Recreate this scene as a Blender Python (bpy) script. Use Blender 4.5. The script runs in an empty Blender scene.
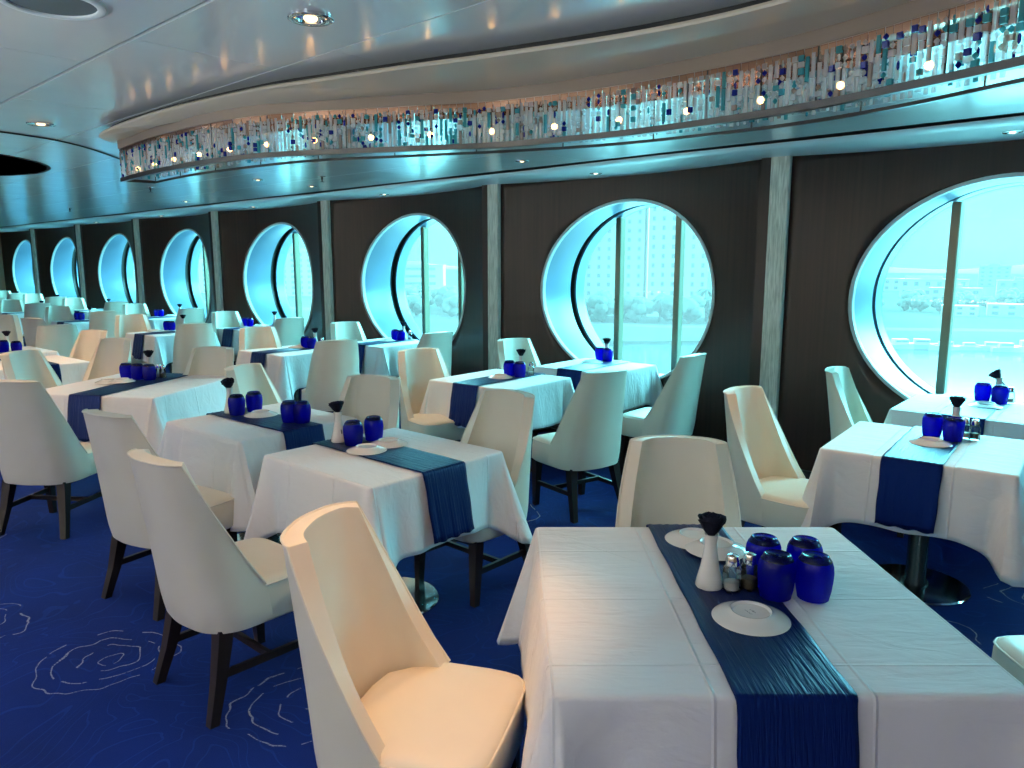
import bpy, bmesh, math, random
from mathutils import Vector, Matrix, Euler
PI = math.pi
R = math.radians
rnd = random.Random(7)
SC = bpy.context.scene
COL = SC.collection

# ------------------------------------------------------------------ materials
def newmat(name):
    m = bpy.data.materials.new(name); m.use_nodes = True
    nt = m.node_tree; b = nt.nodes.get('Principled BSDF')
    return m, nt, b
def pmat(name, col, rough=.5, metal=0., spec=.5, coat=0., sheen=0., bump=None, var=None, trans=0., ior=1.45, emit=None):
    m, nt, b = newmat(name)
    b.inputs['Base Color'].default_value = (*col, 1)
    b.inputs['Roughness'].default_value = rough
    b.inputs['Metallic'].default_value = metal
    b.inputs['Specular IOR Level'].default_value = spec
    b.inputs['Coat Weight'].default_value = coat
    b.inputs['Sheen Weight'].default_value = sheen
    b.inputs['Transmission Weight'].default_value = trans
    b.inputs['IOR'].default_value = ior
    if emit:
        b.inputs['Emission Color'].default_value = (*emit[0], 1); b.inputs['Emission Strength'].default_value = emit[1]
    tc = None
    if bump or var:
        tc = nt.nodes.new('ShaderNodeTexCoord'); mp = nt.nodes.new('ShaderNodeMapping')
        nt.links.new(tc.outputs['Object'], mp.inputs['Vector'])
    if bump:
        scale, strength, dist, stretch = bump
        mp.inputs['Scale'].default_value = stretch
        n = nt.nodes.new('ShaderNodeTexNoise'); n.inputs['Scale'].default_value = scale; n.inputs['Detail'].default_value = 4
        bp = nt.nodes.new('ShaderNodeBump'); bp.inputs['Strength'].default_value = strength; bp.inputs['Distance'].default_value = dist
        nt.links.new(mp.outputs['Vector'], n.inputs['Vector'])
        nt.links.new(n.outputs['Fac'], bp.inputs['Height']); nt.links.new(bp.outputs['Normal'], b.inputs['Normal'])
    if var:
        scale, c2, stretch = var
        mp2 = nt.nodes.new('ShaderNodeMapping'); nt.links.new(tc.outputs['Object'], mp2.inputs['Vector']); mp2.inputs['Scale'].default_value = stretch
        n = nt.nodes.new('ShaderNodeTexNoise'); n.inputs['Scale'].default_value = scale; n.inputs['Detail'].default_value = 5
        nt.links.new(mp2.outputs['Vector'], n.inputs['Vector'])
        rp = nt.nodes.new('ShaderNodeValToRGB'); rp.color_ramp.elements[0].position = .35; rp.color_ramp.elements[1].position = .68
        rp.color_ramp.elements[0].color = (*col, 1); rp.color_ramp.elements[1].color = (*c2, 1)
        nt.links.new(n.outputs['Fac'], rp.inputs['Fac']); nt.links.new(rp.outputs['Color'], b.inputs['Base Color'])
    return m

M = {}
M['leather'] = pmat('cream leather', (.80, .74, .62), .42, spec=.45, bump=(60, .12, .002, (1, 1, 1)), var=(3, (.76, .69, .56), (1, 1, 1)))
M['piping'] = pmat('cream piping', (.78, .72, .60), .45)
M['darkwood'] = pmat('dark leg wood', (.008, .005, .005), .4, spec=.3, var=(8, (.02, .012, .010), (1, 1, .15)))
M['steel'] = pmat('polished steel', (.72, .74, .74), .12, metal=1)
M['column'] = pmat('dark table column', (.03, .05, .06), .2, metal=.6)
M['tabletop'] = pmat('table board', (.25, .2, .16), .5)
M['ceramic'] = pmat('white porcelain', (.82, .79, .74), .18, coat=.3)
M['stamp'] = pmat('grey stamp ink', (.12, .12, .12), .6)
M['salt'] = pmat('salt grains', (.85, .85, .82), .7, bump=(400, .4, .001, (1, 1, 1)))
M['pepper'] = pmat('ground pepper', (.10, .08, .06), .8, bump=(400, .5, .001, (1, 1, 1)))
M['rose'] = pmat('navy silk petals', (.003, .004, .014), .7, spec=.2)
M['chrome'] = pmat('chrome', (.8, .8, .8), .08, metal=1)
M['white'] = pmat('white paint', (.80, .84, .86), .35)
M['reveal'] = pmat('pale blue-grey lacquer', (.12, .20, .29), .3)
M['rim'] = pmat('grey window rim', (.55, .58, .58), .35)
M['gasket'] = pmat('dark window gasket', (.012, .018, .016), .4)
M['mullion'] = pmat('bronze aluminium', (.13, .13, .09), .35, metal=.5)
M['dark'] = pmat('shadow gap black', (.006, .006, .007), .6)
M['black'] = pmat('matt black', (.004, .004, .006), .5)
M['bronze'] = pmat('bronze fascia', (.26, .20, .16), .35, metal=.3)
M['lip'] = pmat('taupe lacquer', (.56, .48, .37), .35)
M['railmetal'] = pmat('dark rail metal', (.06, .06, .06), .3, metal=.8)
M['copper'] = pmat('copper mirror', (.55, .31, .21), .16, metal=1)
M['bulb'] = pmat('warm halogen bulb', (1, .7, .3), .4, emit=((1, .50, .15), 14))
M['lamp'] = pmat('warm lamp lens', (1, .8, .5), .4, emit=((1, .70, .40), 2))
M['grille'] = pmat('loudspeaker grille', (.13, .16, .16), .6)
M['trimlight'] = pmat('pale ceiling trim', (.78, .80, .80), .3)
M['backwall'] = pmat('beige wall', (.62, .48, .34), .6)
M['backwall2'] = pmat('warm wood wall', (.30, .18, .10), .45)

def crystal(name, col, alpha):
    m, nt, b = newmat(name)
    b.inputs['Base Color'].default_value = (*col, 1); b.inputs['Roughness'].default_value = .03
    b.inputs['Specular IOR Level'].default_value = .8
    tr = nt.nodes.new('ShaderNodeBsdfTransparent'); tr.inputs['Color'].default_value = (*[min(1, .25 + c) for c in col], 1)
    mx = nt.nodes.new('ShaderNodeMixShader'); mx.inputs['Fac'].default_value = alpha
    out = nt.nodes['Material Output']
    tl = nt.nodes.new('ShaderNodeBsdfTranslucent'); tl.inputs['Color'].default_value = (*col, 1)
    m2 = nt.nodes.new('ShaderNodeMixShader'); m2.inputs['Fac'].default_value = .42
    nt.links.new(tl.outputs[0], m2.inputs[1]); nt.links.new(b.outputs[0], m2.inputs[2])
    nt.links.new(tr.outputs[0], mx.inputs[1]); nt.links.new(m2.outputs[0], mx.inputs[2]); nt.links.new(mx.outputs[0], out.inputs['Surface'])
    return m
M['cclear'] = crystal('clear crystal', (.97, .99, 1.0), .36)
M['cteal'] = crystal('aqua crystal', (.10, .45, .50), .70)
M['cblue'] = crystal('cobalt crystal', (.01, .02, .30), .9)
M['crose'] = crystal('smoky crystal', (.55, .42, .36), .6)

def tumbler_mat(col, dcol, name):
    m, nt, b = newmat(name)
    b.inputs['Base Color'].default_value = (*col, 1); b.inputs['Roughness'].default_value = .03
    b.inputs['Transmission Weight'].default_value = .92; b.inputs['IOR'].default_value = 1.45
    d = nt.nodes.new('ShaderNodeBsdfTranslucent'); d.inputs['Color'].default_value = (*dcol, 1)
    mx = nt.nodes.new('ShaderNodeMixShader'); mx.inputs['Fac'].default_value = .52
    nt.links.new(b.outputs[0], mx.inputs[1]); nt.links.new(d.outputs[0], mx.inputs[2])
    nt.links.new(mx.outputs[0], nt.nodes['Material Output'].inputs['Surface'])
    return m
M['tumblerbase'] = tumbler_mat((.02, .02, .30), (.002, .002, .12), 'thick cobalt glass base')
M['tumbler'] = tumbler_mat((.012, .015, .95), (.004, .004, .95), 'cobalt blue glass')
def clearglass():
    m, nt, b = newmat('clear shaker glass')
    g = nt.nodes.new('ShaderNodeBsdfGlossy'); g.inputs['Roughness'].default_value = .04
    t = nt.nodes.new('ShaderNodeBsdfTransparent'); t.inputs['Color'].default_value = (.93, .96, .97, 1)
    f = nt.nodes.new('ShaderNodeFresnel'); f.inputs['IOR'].default_value = 1.6
    mx = nt.nodes.new('ShaderNodeMixShader')
    nt.links.new(f.outputs[0], mx.inputs['Fac']); nt.links.new(t.outputs[0], mx.inputs[1]); nt.links.new(g.outputs[0], mx.inputs[2])
    nt.links.new(mx.outputs[0], nt.nodes['Material Output'].inputs['Surface'])
    return m
M['clear'] = clearglass()
def pane_mat():
    # tinted marine glass with a thin film of dried salt
    m, nt, b = newmat('tinted window glass')
    t = nt.nodes.new('ShaderNodeBsdfTransparent'); t.inputs['Color'].default_value = (.21, .86, .96, 1)
    tl = nt.nodes.new('ShaderNodeBsdfTranslucent'); tl.inputs['Color'].default_value = (.36, .92, 1.0, 1)
    g = nt.nodes.new('ShaderNodeBsdfGlossy'); g.inputs['Roughness'].default_value = .03
    m1 = nt.nodes.new('ShaderNodeMixShader'); m1.inputs['Fac'].default_value = .05
    m2 = nt.nodes.new('ShaderNodeMixShader'); m2.inputs['Fac'].default_value = .015
    nt.links.new(t.outputs[0], m1.inputs[1]); nt.links.new(tl.outputs[0], m1.inputs[2])
    nt.links.new(m1.outputs[0], m2.inputs[1]); nt.links.new(g.outputs[0], m2.inputs[2])
    nt.links.new(m2.outputs[0], nt.nodes['Material Output'].inputs['Surface'])
    return m
M['pane'] = pane_mat()

def cloth_mat():
    m, nt, b = newmat('white table linen')
    b.inputs['Base Color'].default_value = (.83, .82, .82, 1); b.inputs['Roughness'].default_value = .75; b.inputs['Sheen Weight'].default_value = .15
    tc = nt.nodes.new('ShaderNodeTexCoord')
    mp = nt.nodes.new('ShaderNodeMapping'); mp.inputs['Scale'].default_value = (1.6, 6, 3); mp.inputs['Rotation'].default_value = (0, 0, .25)
    n1 = nt.nodes.new('ShaderNodeTexNoise'); n1.inputs['Scale'].default_value = 3.2; n1.inputs['Detail'].default_value = 5; n1.inputs['Distortion'].default_value = .8
    n2 = nt.nodes.new('ShaderNodeTexNoise'); n2.inputs['Scale'].default_value = 26; n2.inputs['Detail'].default_value = 3
    ad = nt.nodes.new('ShaderNodeMath'); ad.operation = 'MULTIPLY_ADD'; ad.inputs[1].default_value = .12
    # ironed fold creases along object x and y
    sp = nt.nodes.new('ShaderNodeSeparateXYZ'); nt.links.new(tc.outputs['Object'], sp.inputs[0])
    outs = []
    for ax, per, off in (('X', .34, .17), ('Y', .34, .05)):
        a = nt.nodes.new('ShaderNodeMath'); a.operation = 'PINGPONG'; a.inputs[1].default_value = per / 2
        o = nt.nodes.new('ShaderNodeMath'); o.operation = 'ADD'; o.inputs[1].default_value = off
        nt.links.new(sp.outputs[ax], o.inputs[0]); nt.links.new(o.outputs[0], a.inputs[0])
        r = nt.nodes.new('ShaderNodeMapRange'); r.inputs['From Min'].default_value = 0; r.inputs['From Max'].default_value = .006
        r.inputs['To Min'].default_value = .5; r.inputs['To Max'].default_value = 0
        nt.links.new(a.outputs[0], r.inputs['Value']); outs.append(r)
    nt.links.new(tc.outputs['Object'], mp.inputs['Vector']); nt.links.new(mp.outputs['Vector'], n1.inputs['Vector']); nt.links.new(tc.outputs['Object'], n2.inputs['Vector'])
    nt.links.new(n2.outputs['Fac'], ad.inputs[0]); nt.links.new(n1.outputs['Fac'], ad.inputs[2])
    s1 = nt.nodes.new('ShaderNodeMath'); s1.operation = 'ADD'; s2 = nt.nodes.new('ShaderNodeMath'); s2.operation = 'ADD'
    nt.links.new(ad.outputs[0], s1.inputs[0]); nt.links.new(outs[0].outputs[0], s1.inputs[1])
    nt.links.new(s1.outputs[0], s2.inputs[0]); nt.links.new(outs[1].outputs[0], s2.inputs[1])
    bp = nt.nodes.new('ShaderNodeBump'); bp.inputs['Strength'].default_value = .55; bp.inputs['Distance'].default_value = .014
    nt.links.new(s2.outputs[0], bp.inputs['Height']); nt.links.new(bp.outputs['Normal'], b.inputs['Normal'])
    return m
M['cloth'] = cloth_mat()
def runner_mat():
    m, nt, b = newmat('crinkled navy satin')
    b.inputs['Base Color'].default_value = (.0025, .008, .055, 1); b.inputs['Roughness'].default_value = .42; b.inputs['Specular IOR Level'].default_value = .4; b.inputs['Specular Tint'].default_value = (.03, .12, .6, 1)
    b.inputs['Sheen Weight'].default_value = 0; b.inputs['Sheen Tint'].default_value = (.1, .3, .9, 1)
    tc = nt.nodes.new('ShaderNodeTexCoord'); mp = nt.nodes.new('ShaderNodeMapping'); mp.inputs['Scale'].default_value = (7, 110, 7)
    n = nt.nodes.new('ShaderNodeTexNoise'); n.inputs['Scale'].default_value = 1; n.inputs['Detail'].default_value = 3; n.inputs['Distortion'].default_value = .4
    bp = nt.nodes.new('ShaderNodeBump'); bp.inputs['Strength'].default_value = .7; bp.inputs['Distance'].default_value = .006
    nt.links.new(tc.outputs['Object'], mp.inputs['Vector']); nt.links.new(mp.outputs['Vector'], n.inputs['Vector'])
    nt.links.new(n.outputs['Fac'], bp.inputs['Height']); nt.links.new(bp.outputs['Normal'], b.inputs['Normal'])
    return m
M['runner'] = runner_mat()
def wallwood_mat():
    m, nt, b = newmat('dark wenge panelling')
    tc = nt.nodes.new('ShaderNodeTexCoord'); mp = nt.nodes.new('ShaderNodeMapping'); mp.inputs['Scale'].default_value = (26, 26, .6)
    n = nt.nodes.new('ShaderNodeTexNoise'); n.inputs['Scale'].default_value = 1.4; n.inputs['Detail'].default_value = 6
    rp = nt.nodes.new('ShaderNodeValToRGB'); rp.color_ramp.elements[0].position = .3; rp.color_ramp.elements[1].position = .75
    rp.color_ramp.elements[0].color = (.018, .008, .006, 1); rp.color_ramp.elements[1].color = (.040, .018, .013, 1)
    nt.links.new(tc.outputs['Object'], mp.inputs['Vector']); nt.links.new(mp.outputs['Vector'], n.inputs['Vector'])
    nt.links.new(n.outputs['Fac'], rp.inputs['Fac']); nt.links.new(rp.outputs['Color'], b.inputs['Base Color'])
    b.inputs['Roughness'].default_value = .40; b.inputs['Specular IOR Level'].default_value = .3
    return m
M['wallwood'] = wallwood_mat()
def pillar_mat():
    m, nt, b = newmat('champagne brushed metal')
    tc = nt.nodes.new('ShaderNodeTexCoord'); mp = nt.nodes.new('ShaderNodeMapping'); mp.inputs['Scale'].default_value = (90, 90, 7)
    n = nt.nodes.new('ShaderNodeTexNoise'); n.inputs['Scale'].default_value = 1.2; n.inputs['Detail'].default_value = 5
    rp = nt.nodes.new('ShaderNodeValToRGB'); rp.color_ramp.elements[0].position = .3; rp.color_ramp.elements[1].position = .72
    rp.color_ramp.elements[0].color = (.50, .47, .38, 1); rp.color_ramp.elements[1].color = (.90, .87, .76, 1)
    bp = nt.nodes.new('ShaderNodeBump'); bp.inputs['Strength'].default_value = .4; bp.inputs['Distance'].default_value = .004
    nt.links.new(tc.outputs['Object'], mp.inputs['Vector']); nt.links.new(mp.outputs['Vector'], n.inputs['Vector'])
    nt.links.new(n.outputs['Fac'], rp.inputs['Fac']); nt.links.new(rp.outputs['Color'], b.inputs['Base Color'])
    nt.links.new(n.outputs['Fac'], bp.inputs['Height']); nt.links.new(bp.outputs['Normal'], b.inputs['Normal'])
    b.inputs['Roughness'].default_value = .45; b.inputs['Metallic'].default_value = .1
    return m
M['pillar'] = pillar_mat()
def ceil_mat():
    m, nt, b = newmat('satin perforated aluminium')
    b.inputs['Base Color'].default_value = (.84, .86, .86, 1); b.inputs['Metallic'].default_value = .2; b.inputs['Roughness'].default_value = .3; b.inputs['Coat Weight'].default_value = 1; b.inputs['Coat Roughness'].default_value = .16; b.inputs['Coat IOR'].default_value = 1.9
    tc = nt.nodes.new('ShaderNodeTexCoord')
    v = nt.nodes.new('ShaderNodeTexVoronoi'); v.inputs['Scale'].default_value = 130; v.inputs['Randomness'].default_value = 0
    bp = nt.nodes.new('ShaderNodeBump'); bp.inputs['Strength'].default_value = .12; bp.inputs['Distance'].default_value = .002
    n = nt.nodes.new('ShaderNodeTexNoise'); n.inputs['Scale'].default_value = 5; n.inputs['Detail'].default_value = 1
    mp = nt.nodes.new('ShaderNodeMapping'); mp.inputs['Scale'].default_value = (.6, .6, 1)
    b2 = nt.nodes.new('ShaderNodeBump'); b2.inputs['Strength'].default_value = .12; b2.inputs['Distance'].default_value = .03
    nt.links.new(tc.outputs['Object'], v.inputs['Vector']); nt.links.new(v.outputs['Distance'], bp.inputs['Height'])
    nt.links.new(tc.outputs['Object'], mp.inputs['Vector']); nt.links.new(mp.outputs['Vector'], n.inputs['Vector'])
    nt.links.new(n.outputs['Fac'], b2.inputs['Height']); nt.links.new(b2.outputs['Normal'], bp.inputs['Normal']); nt.links.new(bp.outputs['Normal'], b.inputs['Normal']); nt.links.new(b2.outputs['Normal'], b.inputs['Coat Normal'])
    return m
M['ceil'] = ceil_mat()
def carpet_mat():
    m, nt, b = newmat('royal blue rose carpet')
    N = nt.nodes.new; L = nt.links.new
    b.inputs['Roughness'].default_value = .95; b.inputs['Specular IOR Level'].default_value = .15; b.inputs['Sheen Weight'].default_value = .05; b.inputs['Sheen Tint'].default_value = (.1, .3, 1, 1)
    tc = N('ShaderNodeTexCoord')
    def math_(op, a=None, bb=None, c=None):
        x = N('ShaderNodeMath'); x.operation = op
        for i, v in enumerate((a, bb, c)):
            if v is None: continue
            if isinstance(v, (int, float)): x.inputs[i].default_value = v
            else: L(v, x.inputs[i])
        return x.outputs[0]
    n1 = N('ShaderNodeTexNoise'); n1.inputs['Scale'].default_value = 4.2; n1.inputs['Detail'].default_value = 2
    L(tc.outputs['Object'], n1.inputs['Vector'])
    sub = N('ShaderNodeVectorMath'); sub.operation = 'MULTIPLY_ADD'; sub.inputs[1].default_value = (.22, .22, 0)
    L(n1.outputs['Color'], sub.inputs[0]); L(tc.outputs['Object'], sub.inputs[2])
    dist = None
    for (x, y) in ROSES:
        d = N('ShaderNodeVectorMath'); d.operation = 'DISTANCE'; d.inputs[1].default_value = (x + .11, y + .11, 0); L(sub.outputs[0], d.inputs[0])
        dist = d.outputs['Value'] if dist is None else math_('MINIMUM', dist, d.outputs['Value'])
    ph = math_('PINGPONG', math_('POWER', dist, .8), .042)
    line = math_('LESS_THAN', ph, .0032)
    inside = math_('LESS_THAN', dist, .30)
    n2 = N('ShaderNodeTexNoise'); n2.inputs['Scale'].default_value = 7; n2.inputs['Detail'].default_value = 1; L(tc.outputs['Object'], n2.inputs['Vector'])
    gap = math_('GREATER_THAN', n2.outputs['Fac'], .44)
    n4 = N('ShaderNodeTexNoise'); n4.inputs['Scale'].default_value = 160; L(tc.outputs['Object'], n4.inputs['Vector'])
    dots = math_('GREATER_THAN', n4.outputs['Fac'], .42)
    rose = math_('MULTIPLY', math_('MULTIPLY', math_('MULTIPLY', line, inside), gap), dots)
    n3 = N('ShaderNodeTexNoise'); n3.inputs['Scale'].default_value = 1.5; n3.inputs['Detail'].default_value = 2; n3.inputs['Distortion'].default_value = 1.2; L(tc.outputs['Object'], n3.inputs['Vector'])
    wv = math_('PINGPONG', n3.outputs['Fac'], .035)
    wave = math_('MULTIPLY', math_('LESS_THAN', wv, .0035), .35)
    base = N('ShaderNodeMixRGB'); base.inputs[1].default_value = (.0015, .016, .16, 1); base.inputs[2].default_value = (.007, .052, .32, 1); L(wave, base.inputs[0])
    n5 = N('ShaderNodeTexNoise'); n5.inputs['Scale'].default_value = 2; n5.inputs['Detail'].default_value = 6; L(tc.outputs['Object'], n5.inputs['Vector'])
    vv = N('ShaderNodeMixRGB'); vv.blend_type = 'MULTIPLY'; vv.inputs[0].default_value = .75; L(base.outputs[0], vv.inputs[1]); L(n5.outputs['Fac'], vv.inputs[2])
    fin = N('ShaderNodeMixRGB'); fin.inputs[2].default_value = (.22, .22, .26, 1); L(rose, fin.inputs[0]); L(vv.outputs[0], fin.inputs[1])
    L(fin.outputs[0], b.inputs['Base Color'])
    pile = N('ShaderNodeTexNoise'); pile.inputs['Scale'].default_value = 350; L(tc.outputs['Object'], pile.inputs['Vector'])
    bp = N('ShaderNodeBump'); bp.inputs['Strength'].default_value = .35; bp.inputs['Distance'].default_value = .004
    L(pile.outputs['Fac'], bp.inputs['Height']); L(bp.outputs['Normal'], b.inputs['Normal'])
    return m
ROSES = [(-3.25, 1.02), (-4.02, .72), (-2.35, 1.42), (-4.6, .35), (-3.0, .2), (-5.4, .9), (-2.0, 2.75), (-2.6, 3.3), (-.75, 3.55), (-.35, 3.2), (-3.3, 3.5), (-1.7, 3.1), (-4.9, 2.9), (-1.6, .3), (-.4, 4.4), (-6.4, .5), (-7, 3.2), (-8.5, 1)]
M['carpet'] = carpet_mat()

# ------------------------------------------------------------------ mesh helpers
def link(name, me, parent=None, mats=(), loc=(0, 0, 0), rot=(0, 0, 0)):
    o = bpy.data.objects.new(name, me); COL.objects.link(o)
    o.location = loc; o.rotation_euler = rot
    if parent is not None: o.parent = parent
    if me is not None:
        for m in mats: me.materials.append(M[m] if isinstance(m, str) else m)
    return o
def obj(name, bm, mats, parent=None, smooth=True, loc=(0, 0, 0), rot=(0, 0, 0), angle=40, recalc=True):
    if recalc: bmesh.ops.recalc_face_normals(bm, faces=bm.faces)
    me = bpy.data.meshes.new(name); bm.to_mesh(me); bm.free()
    if smooth:
        me.shade_smooth() if hasattr(me, 'shade_smooth') else None
        me.set_sharp_from_angle(angle=R(angle))
    if isinstance(mats, str): mats = (mats,)
    return link(name, me, parent, mats, loc, rot)
def empty(name, loc=(0, 0, 0), rz=0, parent=None):
    o = bpy.data.objects.new(name, None); COL.objects.link(o); o.location = loc; o.rotation_euler = (0, 0, rz)
    o.empty_display_size = .1
    if parent: o.parent = parent
    return o
def tag(o, label=None, cat=None, group=None, kind=None):
    if label: o['label'] = label
    if cat: o['category'] = cat
    if group: o['group'] = group
    if kind: o['kind'] = kind
    return o
def box(bm, lo, hi, mi=0, mat=None):
    x0, y0, z0 = lo; x1, y1, z1 = hi
    vs = [Vector(p) for p in ((x0, y0, z0), (x1, y0, z0), (x1, y1, z0), (x0, y1, z0), (x0, y0, z1), (x1, y0, z1), (x1, y1, z1), (x0, y1, z1))]
    if mat is not None: vs = [mat @ v for v in vs]
    v = [bm.verts.new(p) for p in vs]
    for f in ((3, 2, 1, 0), (4, 5, 6, 7), (0, 1, 5, 4), (1, 2, 6, 5), (2, 3, 7, 6), (3, 0, 4, 7)):
        fc = bm.faces.new([v[i] for i in f]); fc.material_index = mi
def loft(bm, rings, close_u=True, cap=True, mi=0):
    vr = [[bm.verts.new(p) for p in r] for r in rings]
    n = len(vr[0])
    for a, b in zip(vr, vr[1:]):
        for i in range(n if close_u else n - 1):
            j = (i + 1) % n
            f = bm.faces.new((a[i], a[j], b[j], b[i])); f.material_index = mi
    if cap:
        for r in (vr[0], vr[-1]):
            try: bm.faces.new(r).material_index = mi
            except Exception: pass
    return vr
def lathe(bm, prof, n=24, mi=0, cap=True, c=(0, 0)):
    rings = [[(c[0] + r * math.cos(2 * PI * i / n), c[1] + r * math.sin(2 * PI * i / n), z) for i in range(n)] for r, z in prof]
    return loft(bm, rings, cap=cap, mi=mi)
def tube(bm, pts, r, n=6, mi=0, close=False):
    pts = [Vector(p) for p in pts]; rings = []
    for i, p in enumerate(pts):
        if close: t = pts[(i + 1) % len(pts)] - pts[i - 1]
        else: t = pts[min(i + 1, len(pts) - 1)] - pts[max(i - 1, 0)]
        t.normalize()
        up = Vector((0, 0, 1)) if abs(t.z) < .9 else Vector((1, 0, 0))
        a = t.cross(up).normalized(); b = t.cross(a)
        rr = r[i] if isinstance(r, (list, tuple)) else r
        rings.append([p + a * rr * math.cos(2 * PI * k / n) + b * rr * math.sin(2 * PI * k / n) for k in range(n)])
    if close: rings.append(rings[0])
    loft(bm, rings, cap=not close, mi=mi)
    if close: bmesh.ops.remove_doubles(bm, verts=bm.verts, dist=1e-6)
def taper(bm, p0, p1, w0, w1, d0=None, d1=None, mi=0):
    d0 = d0 or w0; d1 = d1 or w1
    rings = []
    for (p, w, d) in ((p0, w0, d0), (p1, w1, d1)):
        rings.append([(p[0] + sx * w / 2, p[1] + sy * d / 2, p[2]) for sx, sy in ((-1, -1), (1, -1), (1, 1), (-1, 1))])
    loft(bm, rings, mi=mi)
def bake(o):
    """turn the modifier stack into plain mesh data so that copies stay light"""
    dg = bpy.context.evaluated_depsgraph_get(); dg.update()
    me = bpy.data.meshes.new_from_object(o.evaluated_get(dg)); o.modifiers.clear(); old = o.data; o.data = me; me.name = old.name
def spline(P, n=10):
    P = [Vector((*p, 0)) if len(p) == 2 else Vector(p) for p in P]; out = []
    for i in range(len(P) - 1):
        p0 = P[max(i - 1, 0)]; p1 = P[i]; p2 = P[i + 1]; p3 = P[min(i + 2, len(P) - 1)]
        for k in range(n):
            t = k / n
            out.append(.5 * ((2 * p1) + (p2 - p0) * t + (2 * p0 - 5 * p1 + 4 * p2 - p3) * t * t + (3 * p1 - p0 - 3 * p2 + p3) * t ** 3))
    out.append(P[-1]); return out
def resample(P, step):
    out = [P[0].copy()]; acc = 0
    for a, b in zip(P, P[1:]):
        l = (b - a).length
        if l == 0: continue
        s = step - acc
        while s <= l:
            out.append(a + (b - a) * (s / l)); s += step
        acc = l - (s - step)
    return out
def copy_tree(o, parent=None):
    c = o.copy(); COL.objects.link(c)
    if parent is not None: c.parent = parent
    for ch in list(o.children): copy_tree(ch, c)
    return c

# ------------------------------------------------------------------ dimensions of the room
YW, PITCH, XP0, ZT = 5.6, 2.95, -2.43, 2.45
ZC, EA, EB = 1.38, .93, .83            # window centre height and half axes
SAG = .27
KS = range(-2, 8)
YGLASS = 6.41
def bay_y(X, xc):
    u = (X - xc) / (PITCH / 2); return YW + SAG * max(0, 1 - u * u)
def xc_of(k): return -.955 - PITCH * k
XL, XR, YB = -22.9, 4.9, -6.5

# floor, ceiling
bm = bmesh.new(); box(bm, (XL - .3, YB - .3, -.12), (XR + .3, YW + .4, 0)); tag(obj('floor', bm, 'carpet', smooth=False), kind='structure')
bm = bmesh.new()
ylines = [YB, -5.2, -3.9, -2.6, -1.4, -.2, .62, 1.21, 1.79, 2.38, 3.0, 3.6, 4.25, 5.0]
for r, (y0, y1) in enumerate(zip(ylines, ylines[1:])):
    g = .009 if abs(y1 - 1.21) < .01 else .004
    g0 = .009 if abs(y0 - 1.21) < .01 else .004
    xs = [XL]; step = 1.45 if y0 < 3 else 1.75
    off = {0: 0, 1: .48, 2: .9}[r % 3]
    x = -2.0 + off
    first = x - step * math.floor((x - XL) / step)
    while first < XR: xs.append(first); first += step
    xs.append(XR)
    for x0, x1 in zip(xs, xs[1:]):
        if x1 - x0 < .02: continue
        box(bm, (x0 + .0015, y0 + g0, ZT + .005), (x1 - .0015, y1 - g, ZT + .03))
box(bm, (XL - .3, YB - .3, ZT + .035), (XR + .3, YW + .5, ZT + .25), 1)
tag(obj('ceiling', bm, ('ceil', 'dark'), smooth=False), kind='structure')

# ceiling border trim by the windows: nose, sloped face, flat strip
bm = bmesh.new(); n = 120; rows = []
for i in range(n + 1):
    X = XL + (XR - XL) * i / n
    w = .022 * math.sin((X - XP0) / PITCH * 2 * PI)
    rows.append([(X, 5.09 + w, ZT - .001), (X, 5.062 + w, ZT - .003), (X, 5.066 + w, ZT - .010), (X, 5.24 + w * .6, ZT - .022), (X, 5.27 + w * .6, ZT - .024), (X, YW + SAG + .08, ZT - .022), (X, YW + SAG + .08, ZT - .001)])
loft(bm, rows, close_u=True)
tag(obj('trim_1', bm, 'trimlight', angle=60), kind='structure')

# window wall: one bowed panel per bay, round opening
bm = bmesh.new(); NT = 96; NR = 9
for k in KS:
    xc = xc_of(k); x0, x1 = xc - PITCH / 2 + .10, xc + PITCH / 2 - .19 + .09
    rings = []
    for j in range(NR + 1):
        t = j / NR; ring = []
        for i in range(NT):
            a = 2 * PI * i / NT; c, s = math.cos(a), math.sin(a)
            ex, ez = xc + EA * c, ZC + EB * s
            hx = (x1 - xc) if c > 0 else (xc - x0); hz = (ZT - ZC) if s > 0 else ZC
            m_ = min(hx / max(1e-9, abs(c)), hz / max(1e-9, abs(s)))
            bx_, bz_ = xc + c * m_, ZC + s * m_
            X = ex + (bx_ - ex) * t; Z = ez + (bz_ - ez) * t
            ring.append((X, bay_y(X, xc), Z))
        rings.append(ring)
    loft(bm, rings, cap=False)
    # dark return edge that closes the panel against the pillar
    xe = x1; ye = bay_y(xe, xc)
    box(bm, (xe - .002, ye - .05, 0), (xe + .055, YW + .12, ZT))
wall = tag(obj('wall_back', bm, 'wallwood', angle=50), kind='structure')
md = wall.modifiers.new('s', 'SOLIDIFY'); md.thickness = .03; md.offset = 0
# outer hull above and below, keeps daylight to the openings
for i, X in enumerate([XP0 - PITCH * k for k in range(-3, 7)]):
    bm = bmesh.new(); box(bm, (X - .105, YW - .022, 0), (X + .105, YW + .10, ZT))
    bmesh.ops.bevel(bm, geom=bm.edges[:], offset=.004, segments=2, affect='EDGES')
    tag(obj('trim_%d' % (i + 2), bm, 'pillar'), kind='structure')

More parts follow.
